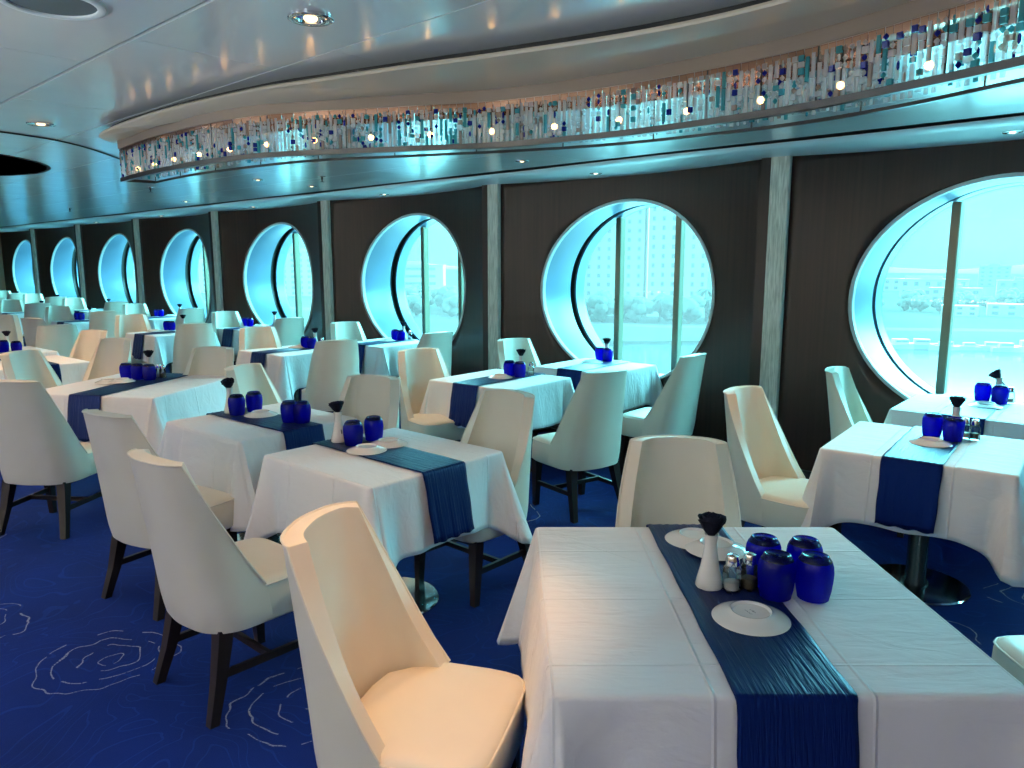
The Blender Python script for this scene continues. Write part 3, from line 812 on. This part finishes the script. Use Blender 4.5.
def make_plate(stamp=False):
    root = empty('side_plate')
    bm = bmesh.new()
    prof = [(.004, .0175), (.046, .0175), (.0475, .0225), (.051, .0235), (.0535, .020), (.062, .0155), (.080, .009), (.094, .0035), (.097, .0008), (.0945, .0), (.078, .005), (.06, .011), (.05, .0135), (.004, .0135)]
    lathe(bm, prof, n=44)
    obj('dish', bm, 'ceramic', root, angle=60)
    if stamp:                             # two short illegible lines of a maker's stamp
        bm = bmesh.new(); rg = random.Random(5)
        for row, n in ((0.006, 5), (-.008, 6)):
            for i in range(n):
                x = (i - (n - 1) / 2) * .0048
                if row > 0 and i in (2,): box(bm, (x - .0015, row - .001, .0176), (x + .0015, row + .0035, .0178))
                box(bm, (x - .0017, row - .0022, .0176), (x - .0007, row + .0022, .0178)); box(bm, (x - .0017, row + (.0012 if i % 2 else -.0022), .0176), (x + .0017, row + (.0022 if i % 2 else -.0012), .0178))
        obj('stamp', bm, 'stamp', root, smooth=False, rot=(0, 0, 0))
    return root
def make_shaker(fill):
    root = empty('salt_shaker' if fill == 'salt' else 'pepper_shaker')
    bm = bmesh.new()
    k = 8; rings = []
    for r, z in ((.017, 0), (.019, .003), (.0185, .045), (.012, .056)):
        rings.append([(r * math.cos(2 * PI * i / k), r * math.sin(2 * PI * i / k), z) for i in range(k)])
    loft(bm, rings); obj('bottle', bm, 'clear', root, smooth=False)
    bm = bmesh.new(); lathe(bm, [(.0135, .004), (.0145, .006), (.0145, .020 if fill == 'salt' else .024), (.003, .022 if fill == 'salt' else .025)], n=16); obj('contents', bm, fill, root)
    bm = bmesh.new(); lathe(bm, [(.0135, .054), (.0135, .066), (.011, .073), (.004, .076)], n=20); obj('cap', bm, 'chrome', root)
    return root
PROTO = {}; SCL = {'tumbler': 1.22, 'bud_vase': 1.2, 'artificial_rose': 1.35, 'salt_shaker': 1.4, 'pepper_shaker': 1.4}
def put(kind, maker, x, y, z, label, cat, group, rz=0., tilt=None, key=None):
    key = key or kind
    if key not in PROTO: o = PROTO[key] = maker()
    else: o = copy_tree(PROTO[key])
    o.scale = (SCL.get(kind, 1),) * 3
    o.location = (x, y, z); o.rotation_euler = (tilt[0] if tilt else 0, tilt[1] if tilt else 0, rz)
    if 'group' in o and not group: del o['group']
    return tag(o, label, cat, group)
ZI = .7572
def ware(T, gl=(), va=None, pl=(), sh=(), gnames=None, pnames=None, rtilt=(0, 0), stamp=None, shn=None):
    gn = gnames or {0: [], 1: ['only'], 2: ['left', 'right'], 3: ['left', 'middle', 'right'], 4: ['first', 'second', 'third', 'fourth']}[len(gl)]
    for (x, y), n in zip(gl, gn):
        lab = ('single cobalt blue upturned tumbler on the %s' % T) if len(gl) == 1 else '%s upturned cobalt blue tumbler on the %s' % (n, T)
        put('tumbler', make_tumbler, x, y, ZI, lab, 'glass', 'cobalt blue tumblers', rz=x * 9)
    if va:
        put('bud_vase', make_vase, va[0], va[1], ZI, 'slim white bud vase on the %s' % T, 'vase', 'white bud vases')
        put('artificial_rose', make_rose, va[0], va[1], ZI + .148, 'dark navy rose standing in vase on the %s' % T, 'flower', 'dark navy roses', rz=va[0] * 7, tilt=rtilt)
    pn = pnames or {0: [], 1: ['only'], 2: ['left', 'right']}.get(len(pl), [])
    for i, ((x, y), n) in enumerate(zip(pl, pn)):
        lab = 'white upturned side plate on the %s' % T if len(pl) == 1 else '%s white upturned side plate on the %s' % (n, T)
        st = stamp == i
        put('side_plate', lambda: make_plate(st), x, y, ZI + .0005 + (.006 if 'stack' in n else 0), lab, 'plate', 'white side plates', rz=0 if not st else R(-28), key='plate_stamp' if st else 'side_plate')
    for i, (x, y) in enumerate(sh):
        f = 'salt' if i % 2 == 0 else 'pepper'
        put(f + '_shaker', lambda: make_shaker(f), x, y, ZI, 'glass %s shaker with chrome cap on the %s' % (f, T), f + ' shaker', f + ' shakers')

def setup(T, x, y, deg, size, run, seed, depth=None, rrun=True):
    W, D = size, depth or size
    table(x, y, R(deg), W, D, 'pedestal table under white cloth: %s' % T)
    cloth(x, y, R(deg), W, D, 'white tablecloth draping the %s' % T, seed)
    if run is not None:
        L = W if run == 0 else D
        runner(x, y, R(deg + run), L, 'crinkled navy runner across the %s' % T, seed=seed + int(abs(x) * 10))

T1 = 'large angled foreground table'; T3 = 'nearer paired aisle table'; T2 = 'farther paired aisle table'
TR = 'inner table by the rightmost window'; TW7 = 'table against the rightmost window'
TG = 'inner table by the hotel-view window'; TW6 = 'table against the hotel-view window'
ORD = ['rightmost', 'hotel-view', 'third', 'fourth', 'fifth', 'sixth', 'seventh', 'eighth']
TC = 'angled table in the left aisle'; TD = 'half-hidden aisle table at far left'; TE = 'aisle table cut by the left edge'

setup(T1, -.885, 1.855, 42.3, 1.03, 90, 1)
ware(T1, [(-.765, 1.902), (-.686, 1.962), (-.846, 2.0), (-.752, 2.062)], (-.928, 1.838), [(-.756, 1.732), (-1.132, 2.13), (-1.036, 2.089)], [(-.868, 1.852), (-.838, 1.895)],
     gnames=['front left', 'front right', 'rear left', 'rear right'], pnames=['nearest', 'farthest', 'stacked middle'], stamp=0)
setup(T3, -2.81, 2.175, 1, .81, 0, 2)
ware(T3, [(-3.038, 2.162), (-3.049, 2.297)], (-3.146, 2.15), [(-2.888, 2.130), (-2.915, 2.285)], pnames=['nearer', 'farther'], rtilt=(0, .25))
setup(T2, -3.955, 2.185, 3, .77, 0, 3)
ware(T2, [(-4.17, 2.142), (-4.193, 2.267), (-3.757, 2.244), (-3.690, 2.283)], (-4.255, 2.145), [(-4.052, 2.23)], gnames=['leftmost', 'second', 'third', 'rightmost'], rtilt=(.2, -.3))
setup(TC, -5.84, 2.22, 31, 1.03, 90, 1)
ware(TC, [(-6.144, 2.264), (-6.046, 2.311), (-5.944, 2.356)], (-6.14, 2.44), [(-6.046, 2.096), (-5.96, 2.155)], [(-6.02, 2.459), (-5.96, 2.464)], pnames=['left', 'stacked right'])
setup(TD, -7.90, 2.05, 3, .79, 0, 2)
setup(TE, -9.02, 2.12, 3, .79, 0, 3)
ware(TE, [(-8.919, 2.125), (-8.723, 2.188)], (-9.0, 2.183))
setup(TR, -.93, 4.12, 5, .82, 90, 4)
ware(TR, [(-.958, 4.312), (-.851, 4.267)], (-.872, 4.40), [(-.918, 4.125)], [(-.82, 4.372), (-.775, 4.366)])
setup(TW7, -.98, 5.39, 2, .78, 90, 2)
ware(TW7, [(-.985, 5.68), (-.877, 5.62)], (-.905, 5.715), [(-.924, 5.46)], [(-.835, 5.70)], rtilt=(0, -.7))
setup(TG, -4.0, 4.26, 3, .80, 90, 3)
ware(TG, [(-4.035, 4.40), (-3.925, 4.40)], (-4.0, 4.50), [(-4.013, 4.27)], [(-3.92, 4.53)])
setup(TW6, -3.90, 5.39, 2, .78, 90, 4)
ware(TW6, [(-4.07, 5.69), (-3.972, 5.67)], (-4.02, 5.72), [(-4.02, 5.50)])
for k in range(2, 8):
    tw = 'table against the %s window from right' % ORD[k]; xc = xc_of(k)
    sx = -.02
    setup(tw, xc + sx, 5.385, 2, .78, 90, 2 + k % 3)
    if k == 2: ware(tw, [(-6.962, 5.60), (-6.859, 5.60)], (-6.93, 5.70), [(-6.926, 5.45)], [(-6.84, 5.72)])
    elif k == 3: ware(tw, [(-10.10, 5.40), (-10.0, 5.41)], (-9.82, 5.70), [(-9.95, 5.52)])
    elif k == 4: ware(tw, [(-13.10, 5.40), (-13.0, 5.42)], (-12.80, 5.66), [(-12.95, 5.55)])
    else: ware(tw, [], (xc + .05, 5.55), [(xc - .1, 5.3)])
for k in range(2, 7):
    tg = 'inner table by the %s window from right' % ORD[k]; xc = xc_of(k) - .12
    setup(tg, xc, 4.25, 3, .80, 90, 2 + (k + 1) % 3)
    if k == 2: ware(tg, [(-7.013, 4.418), (-6.921, 4.436)], (-6.98, 4.52), [(-7.077, 4.359)], [(-6.88, 4.54)])
    elif k == 3: ware(tg, [(-10.248, 4.344), (-10.174, 4.37)], (-10.1, 4.50), [(-10.2, 4.147)])
    elif k == 4: ware(tg, [(-13.2, 4.193), (-13.1, 4.218)], (-13.1, 4.35), [])
    else: ware(tg, [(xc - .05, 4.3), (xc + .05, 4.3)], (xc, 4.45))

# chairs, nearest first
chair(-1.70, 1.06, 27, 'large cream dining chair in the foreground drawn up to left side of angled table')
chair(-1.46, 2.57, -56, 'cream dining chair behind far side of the large angled foreground table')
chair(-.06, 2.66, 222, 'cream dining chair at right edge, mostly hidden by the foreground table', top=False)
chair(-2.69, 1.345, 91, 'dining chair seen from behind, pulled up to the nearer paired aisle table', top=False)
chair(-2.655, 2.93, -90, 'cream dining chair on window side of the nearer paired aisle table')
chair(-3.65, 1.21, 100, 'dining chair seen from behind at the farther paired aisle table')
chair(-4.70, 2.44, 25, 'pale dining chair standing left of the farther paired aisle table')
chair(-3.64, 2.78, -70, 'beige-lit dining chair on window side of the farther paired aisle table')
chair(-5.25, 1.46, 125, 'dining chair seen from behind at frame left, near angled aisle table', top=False)
chair(-6.73, 1.68, 31, 'warm-lit dining chair at far side of angled aisle table, cut by left edge')
chair(-5.89, 2.88, -60, 'orange-lit dining chair behind the angled table in the left aisle')
chair(-7.24, 2.63, -68, 'orange-lit slanting dining chair, right one of a pair in left aisle')
chair(-8.27, 2.80, -70, 'orange-lit slanting dining chair, left one of a pair in left aisle')
chair(-9.28, 2.73, 163, 'teal-lit dining chair behind the half-hidden aisle table at far left')
chair(-10.71, 2.85, 114, 'grey-brown dining chair back beyond the aisle table cut by left edge')
chair(-11.7, 2.80, -20, 'pale cyan dining chair cut by the left picture edge')
chair(-1.82, 3.83, -4, 'cream dining chair with warm seat left of inner table by rightmost window')
chair(-1.72, 4.98, 6, 'pale aqua dining chair left of table against the rightmost window')
chair(-4.58, 3.89, -12, 'orange-lit dining chair left of inner table by hotel-view window')
chair(-2.70, 3.89, 167, 'pale green dining chair right of inner table by hotel-view window')
chair(-4.57, 5.00, -10, 'pale aqua dining chair left of table against hotel-view window')
chair(-2.72, 5.05, 182, 'pale green dining chair right of table against hotel-view window')
for k in range(2, 8):
    P = {2: ((-7.33, 5.13), (-5.50, 4.99)), 3: ((-10.2, 5.13), (-8.35, 5.08)), 4: ((-13.3, 5.1), (-11.2, 5.14)), 5: ((-16.4, 5.15), (-14.15, 5.16)), 6: ((-19.3, 5.25), (-17.1, 5.08)), 7: ((-21.9, 5.3), (-19.8, 5.1))}[k]
    chair(P[0][0], P[0][1], -8, 'pale cyan dining chair left of table against %s window from right' % ORD[k])
    chair(P[1][0], P[1][1], 174, 'shaded grey dining chair right of table against %s window from right' % ORD[k])
for k in range(2, 7):
    P = {2: ((-7.45, 4.10), (-5.60, 3.86)), 3: ((-10.5, 3.98), (-8.35, 3.85)), 4: ((-13.4, 4.0), (-11.5, 4.02)), 5: ((-16.4, 4.1), (-14.65, 4.05)), 6: ((-19.4, 4.2), (-17.6, 4.1))}[k]
    chair(P[0][0], P[0][1], -14, 'cream dining chair left of inner table by %s window from right' % ORD[k])
    chair(P[1][0], P[1][1], 160, 'teal-lit dining chair right of inner table by %s window from right' % ORD[k])

# ------------------------------------------------------------------ outside: harbour water, quay, hotel, houses, trees, boats; distance haze is mixed into the shore colours
M['sea'] = pmat('harbour water', (.022, .055, .06), .10, spec=.12, bump=(.35, .03, .3, (1, 2.2, 1)), var=(.08, (.045, .085, .09), (1, 2, 1)))
M['land'] = pmat('pale ground', (.07, .085, .075), .9, spec=0, var=(.03, (.05, .075, .06), (1, 1, 1)))
M['bounce_concrete'] = pmat('bleached concrete', (.72, .72, .70), .9, spec=0)  # kept pale for the added daylight bounce slab
M['road'] = pmat('pale road', (.13, .14, .135), .9, spec=0)
M['plaster'] = pmat('pale plaster', (.40, .40, .37), .8)
M['plaster2'] = pmat('cream plaster', (.36, .33, .28), .8)
M['plaster3'] = pmat('grey plaster', (.25, .27, .27), .8)
M['windark'] = pmat('dark house window', (.12, .16, .17), .3)
M['leaf'] = pmat('hazy foliage', (.07, .11, .09), .9, var=(.5, (.10, .14, .11), (1, 1, 1)))
M['trunk'] = pmat('tree bark', (.10, .08, .06), .9)
M['boatwhite'] = pmat('white boat hull', (.5, .5, .5), .4)
M['hill'] = pmat('hazy hill', (.17, .20, .21), 1)
ZS = -25.
bm = bmesh.new(); box(bm, (-900, 7.5, ZS - 2), (700, 420, ZS)); tag(obj('sea', bm, 'sea', smooth=False), 'pale harbour water beyond the rightmost window', 'water', kind='structure')
bm = bmesh.new()
pl = [(-900, 95), (-330, 150), (-150, 200), (-118, 232), (-80, 252), (-50, 268), (-15, 296), (60, 330), (250, 360), (700, 360), (700, 2600), (-2600, 2600), (-2600, 95)]
loft(bm, [[(x, y, ZS - 2) for x, y in pl], [(x, y, ZS + .9) for x, y in pl]]); tag(obj('land', bm, 'land', smooth=False), 'low shore with quay beyond the water', 'shore', kind='structure')
bm = bmesh.new(); loft(bm, [[(x, y, ZS + .95) for x, y in ((-900, 200), (-300, 235), (-160, 262), (-60, 330), (120, 420))], [(x, y, ZS + .95) for x, y in ((-900, 214), (-300, 249), (-165, 275), (-65, 344), (115, 436))]], close_u=False, cap=False)
tag(obj('road', bm, 'road', smooth=False), kind='structure')
bm = bmesh.new(); box(bm, (-160, 9.5, ZS), (70, 75, ZS + 3)); tag(obj('bounce_slab', bm, 'bounce_concrete', smooth=False), kind='structure')  # unseen slab added to bounce daylight up onto the ceiling
rows = []; bm = bmesh.new()
for i in range(80):
    x = -3200 + i * 70; h = 12 + 16 * (.5 + .5 * math.sin(i * .31)) + 6 * math.sin(i * .9 + 1)
    rows.append([(x, 2150, ZS), (x, 2200, ZS + h), (x, 2300, ZS + h * .9), (x, 2500, ZS)])
loft(bm, rows, close_u=False, cap=False); tag(obj('hills', bm, 'hill'), kind='structure')

_wb = {}
def winmesh(w, h):
    k = (round(w, 2), round(h, 2))
    if k not in _wb:
        bm = bmesh.new(); box(bm, (-w / 2, -.12, -h / 2), (w / 2, .05, h / 2)); me = bpy.data.meshes.new('window'); bm.to_mesh(me); bm.free(); me.materials.append(M['windark']); _wb[k] = me
    return _wb[k]
def building(x, y, w, d, h, m, label, cols, rows_, rz=0., base=ZS + .9, ww=None, wh=None, cornice=True):
    t = empty('building', (x, y, base), rz); tag(t, label, 'building')
    bm = bmesh.new(); box(bm, (-w / 2, 0, 0), (w / 2, d, h)); 
    obj('wall', bm, m, t, smooth=False)
    if cornice:
        bm = bmesh.new(); box(bm, (-w / 2 - .4, -.4, h), (w / 2 + .4, d + .4, h + .7)); box(bm, (-w * .2, d * .3, h + .7), (w * .12, d * .7, h + 3)); obj('roof', bm, m, t, smooth=False)
    for r in range(rows_):
        for c in range(cols):
            o = bpy.data.objects.new('window', winmesh(ww or w / cols * .4, wh or h / rows_ * .5)); COL.objects.link(o); o.parent = t
            o.location = (-w / 2 + w * (c + .5) / cols, 0, h * (r + .55) / rows_)
    return t
# hotel: central block and two wings
building(-186, 322, 28, 22, 62, 'plaster', 'tall pale hotel front filling the middle of the second window', 6, 14, R(28), ww=1.5, wh=2.2)
building(-215.5, 307, 34, 30, 56, 'plaster2', 'long hotel wing left of the tall hotel front', 7, 13, R(28), ww=1.6, wh=2.0)
building(-158, 350, 26, 22, 46, 'plaster', 'lower hotel wing right of the tall hotel front', 6, 11, R(28), ww=1.6, wh=2.0)
# striped block seen in the third window, and more
building(-390, 330, 40, 20, 24, 'plaster', 'white block with dark window stripes in the third window', 1, 5, R(42), ww=30, wh=1.8)
building(-330, 380, 40, 20, 34, 'plaster3', 'grey block behind the trees in the third window', 7, 8, R(40))
building(-520, 330, 50, 24, 34, 'plaster2', 'cream block far along the shore in the fourth window', 8, 8, R(50))
building(-640, 300, 40, 24, 26, 'plaster', 'white block far along the shore in the fifth window', 7, 6, R(55))
FB = [(-190, 760, 60, 11, 'plaster', 'long white shed on the far left of the harbour view'), (-150, 640, 46, 13, 'plaster', 'white flat-roofed warehouse left of the mullion across the harbour'), (-118, 560, 30, 9, 'plaster2', 'cream low house in front of the white warehouse'),
      (-98, 690, 38, 12, 'plaster3', 'grey low block right of the mullion across the harbour'), (-62, 600, 34, 10, 'plaster', 'white low block behind the harbour trees, right side'), (-20, 660, 50, 14, 'plaster2', 'cream long block toward right edge of harbour view'),
      (-86, 420, 16, 5, 'plaster', 'small white quay house at left of the marina'), (-66, 430, 20, 6, 'plaster2', 'small cream quay house behind the marina boats'), (-42, 450, 18, 6, 'plaster', 'small white quay house at the right of marina'),
      (-170, 980, 30, 22, 'plaster3', 'hazy tower block on the left skyline'), (-110, 1050, 20, 30, 'plaster3', 'hazy slim tower block on the middle skyline'), (-60, 980, 26, 26, 'plaster3', 'hazy tower block on the right skyline')]
for (x, y, w, h, m, l) in FB: building(x, y, w, 14, h, m, l, max(3, int(w / 7)), 2 if h < 15 else 5, R(12), cornice=h > 8)
# trees
def make_tree():
    root = empty('tree'); rg = random.Random(4)
    bm = bmesh.new()
    for i in range(7):
        p = Vector((rg.uniform(-1, 1) * 2.0, rg.uniform(-1, 1) * 2.0, 3.0 + rg.uniform(-1.6, 2.2)))
        mt = Matrix.Translation(p) @ Matrix.Diagonal((1, 1, .85, 1))
        s = bmesh.ops.create_icosphere(bm, subdivisions=3, radius=rg.uniform(1.5, 2.3), matrix=mt)
        for v in s['verts']: v.co += (v.co - p) * rg.uniform(-.16, .16)
    obj('foliage', bm, 'leaf', root, angle=180)
    bm = bmesh.new(); tube(bm, [(0, 0, 0), (.1, 0, 2), (0, .1, 4.4)], [.4, .3, .2], 7); obj('trunk', bm, 'trunk', root)
    return root
def make_palm():
    root = empty('palm_tree'); bm = bmesh.new(); tube(bm, [(0, 0, 0), (.3, 0, 4), (.2, .1, 8.5)], [.35, .25, .22], 7); obj('trunk', bm, 'trunk', root)
    bm = bmesh.new()
    for k in range(14):
        a = 2 * PI * k / 14; rise = .9 if k % 2 else .2; rows = []
        for i in range(7):
            t = i / 6; r = 3.0 * t; z = 8.5 + rise * 2.2 * t - 3.0 * t * t; w = .42 * math.sin(PI * (.12 + .85 * t))
            c = Vector((.2 + r * math.cos(a), .1 + r * math.sin(a), z)); s = Vector((-math.sin(a), math.cos(a), 0))
            rows.append([c - s * w - Vector((0, 0, .2)), c, c + s * w - Vector((0, 0, .2))])
        loft(bm, rows, close_u=False, cap=False)
    obj('frond_crown', bm, 'leaf', root); return root
tree0, palm0 = make_tree(), make_palm(); used = set()
def plant(p0, x, y, s, label, group):
    t = p0 if id(p0) not in used else copy_tree(p0); used.add(id(p0))
    t.location = (x, y, ZS + .9); t.scale = (s, s, s * rnd.uniform(.9, 1.15)); t.rotation_euler = (0, 0, rnd.uniform(0, 6)); tag(t, label, 'tree', group)
for i in range(24):
    plant(tree0, -300 + i * 6.2 + rnd.uniform(-4, 4), 236 + i * 2.2 + rnd.uniform(-8, 22), rnd.uniform(1.1, 2.0), 'leafy tree in front of the hotel', 'trees in front of the hotel')
for i, (x, y, s) in enumerate([(-176, 290, 1.3), (-161, 305, 1.8), (-150, 312, 1.6), (-203, 280, 1.2), (-140, 318, 1.5)]):
    plant(palm0, x, y, s, 'palm tree standing before the hotel', 'palm trees before the hotel')
for i in range(18):
    plant(tree0, -420 + i * 8.5 + rnd.uniform(-3, 3), 300 - i * 2 + rnd.uniform(-14, 20), rnd.uniform(1.5, 2.7), 'dense tree in the view of the third window', 'trees in the third window')
for i in range(34):
    x = -190 + i * 6.2
    plant(tree0, x + rnd.uniform(-4, 4), 470 + rnd.uniform(-25, 40) + .1 * x, rnd.uniform(.9, 1.7), 'rounded tree along the far harbour shore', 'trees along the far harbour shore')
# boats and jetty
def make_boat():
    root = empty('motorboat'); bm = bmesh.new(); rows = []
    for i in range(9):
        t = i / 8; w = 1.5 * (1 - max(0, t - .45) ** 2 * 3.2); w = max(w, .05); s = .5 * t * t
        x = -4.5 + 9 * t
        rows.append([(x, -w, 1.3 + s), (x, -w * .6, 0), (x, w * .6, 0), (x, w, 1.3 + s)])
    loft(bm, rows); obj('hull', bm, 'boatwhite', root, angle=30)
    bm = bmesh.new(); box(bm, (-2.6, -1.0, 1.3), (1.2, 1.0, 2.7)); obj('cabin', bm, 'boatwhite', root, smooth=False)
    bm = bmesh.new(); box(bm, (-2.2, -1.05, 1.9), (1.0, 1.05, 2.4)); obj('cabin_window', bm, 'windark', root, smooth=False)
    return root
boat0 = make_boat()
for i in range(16):
    b = boat0 if i == 0 else copy_tree(boat0)
    x = -88 + i * 5.2; y = 243 + (x + 88) * .62 + rnd.uniform(-3, 1)
    b.location = (x, y, ZS); b.rotation_euler = (0, 0, R(32) + rnd.choice((0, PI)) + rnd.uniform(-.2, .2)); b.scale = (rnd.uniform(.8, 1.3),) * 3
    tag(b, 'white motorboat moored along the marina quay', 'boat', 'white boats moored along the quay')

# ------------------------------------------------------------------ light
w = bpy.data.worlds.new('hazy sky'); SC.world = w; w.use_nodes = True; nt = w.node_tree
bg = nt.nodes['Background']; tc = nt.nodes.new('ShaderNodeTexCoord'); sp = nt.nodes.new('ShaderNodeSeparateXYZ')
rp = nt.nodes.new('ShaderNodeValToRGB'); el = rp.color_ramp.elements
el[0].position = 0; el[0].color = (.85, .95, .98, 1)
el[1].position = 1; el[1].color = (2, 2, 2, 1)
for p, c in ((.06, (1.0, 1.08, 1.1)), (.13, (1.1, 1.15, 1.2)), (.20, (32, 34, 36)), (.5, (42, 43, 44)), (.75, (5, 5.2, 5.4))):
    e = el.new(p); e.color = (*c, 1)
nt.links.new(tc.outputs['Generated'], sp.inputs[0]); nt.links.new(sp.outputs['Z'], rp.inputs['Fac'])
mr = nt.nodes.new('ShaderNodeMapRange'); mr.inputs['From Min'].default_value = -.1; mr.inputs['From Max'].default_value = .35
mr.inputs['To Min'].default_value = .12; mr.inputs['To Max'].default_value = 1; mr.interpolation_type = 'SMOOTHSTEP'
vm = nt.nodes.new('ShaderNodeVectorMath'); vm.operation = 'SCALE'
nt.links.new(sp.outputs['Y'], mr.inputs['Value']); nt.links.new(rp.outputs['Color'], vm.inputs[0]); nt.links.new(mr.outputs[0], vm.inputs['Scale'])
nt.links.new(vm.outputs[0], bg.inputs['Color'])
bg.inputs['Strength'].default_value = 1.0
def light(kind, name, loc, rot, energy, col, **kw):
    l = bpy.data.lights.new(name, kind); l.energy = energy; l.color = col
    for k, v in kw.items(): setattr(l, k, v)
    o = bpy.data.objects.new(name, l); COL.objects.link(o); o.location = loc; o.rotation_euler = rot; return o
light('SUN', 'sun', (0, -50, 80), (R(48), 0, R(-25)), 1.2, (1, .96, .88), angle=R(3))
for k in KS:                                # portals guide the sky light through the openings
    o = light('AREA', 'window_portal', (xc_of(k), 6.55, ZC), (R(-90), 0, 0), 1, (1, 1, 1), shape='ELLIPSE', size=2 * EA, size_y=2 * EB)
    o.data.cycles.is_portal = True
# recessed ceiling lamps of the room
WARM = (1, .55, .24); NEUT = (1, .80, .62)
for i, x in enumerate((-16, -12, -8.5, -5.5, -2.8, -.2, 2.4)):
    for j, y in enumerate((-4.4, -2.4, -.6)):
        light('AREA', 'ceiling_lamp', (x, y, ZT - .01), (0, 0, 0), 4.5, NEUT, shape='DISK', size=.5)
for x in (-14, -10.5, -7, -3.5, 0, 3.2):       # fill lamps added along the rear wall to brighten the ceiling
    light('AREA', 'ceiling_fill_rear', (x, YB + .35, 1.9), (R(180), 0, 0), 220, (.86, .97, 1), shape='RECTANGLE', size=1.2, size_y=.3)
for x in (-9.5, -6.2, -3.0, .2):               # low fill lamps added out of view, aimed up at the ceiling
    light('AREA', 'ceiling_fill_low', (x, -1.9, 1.0), (R(180), 0, 0), 92, (.80, .96, 1), shape='RECTANGLE', size=1.6, size_y=.25)
for (x, y, en) in ((-5.1, 1.52, 44), (-2.28, 1.51, 34), (-1.3, 3.5, 42), (-4.6, 3.5, 60), (-7.4, 3.5, 60), (-6.9, 1.2, 90), (-8.3, 1.9, 90), (-10.4, 3.4, 60)):  # some sit in ceiling fittings, the others are added to warm the chairs
    light('SPOT', 'warm_spot', (x, y, ZT - .02), (0, 0, 0), en, WARM, spot_size=R(95), spot_blend=.8, shadow_soft_size=.05)

light('SPOT', 'warm_spot', (-1.42, 1.2, ZT - .02), (0, 0, 0), 72, (1, .50, .20), spot_size=R(40), spot_blend=.9, shadow_soft_size=.05)

# ------------------------------------------------------------------ camera
cam = bpy.data.cameras.new('camera'); co = bpy.data.objects.new('camera', cam); COL.objects.link(co); SC.camera = co
cam.sensor_width = 36; cam.lens = 750 / 1024 * 36; cam.clip_start = .05; cam.clip_end = 6000
th, p = R(47.669334), R(9.164749)
hd = PI - th
fwd = Vector((math.cos(hd) * math.cos(p), math.sin(hd) * math.cos(p), -math.sin(p)))
co.location = (0, 0, 1.65); co.rotation_euler = fwd.to_track_quat('-Z', 'Y').to_euler()

SC.view_settings.view_transform = 'Standard'; SC.view_settings.look = 'None'; SC.view_settings.gamma = 1; SC.view_settings.use_curve_mapping = False
SC.view_settings.exposure = 0.22
SC.cycles.max_bounces = 10; SC.cycles.transparent_max_bounces = 24; SC.cycles.sample_clamp_indirect = 4
SC.cycles.caustics_reflective = False; SC.cycles.caustics_refractive = False
SC.cycles.use_denoising = True
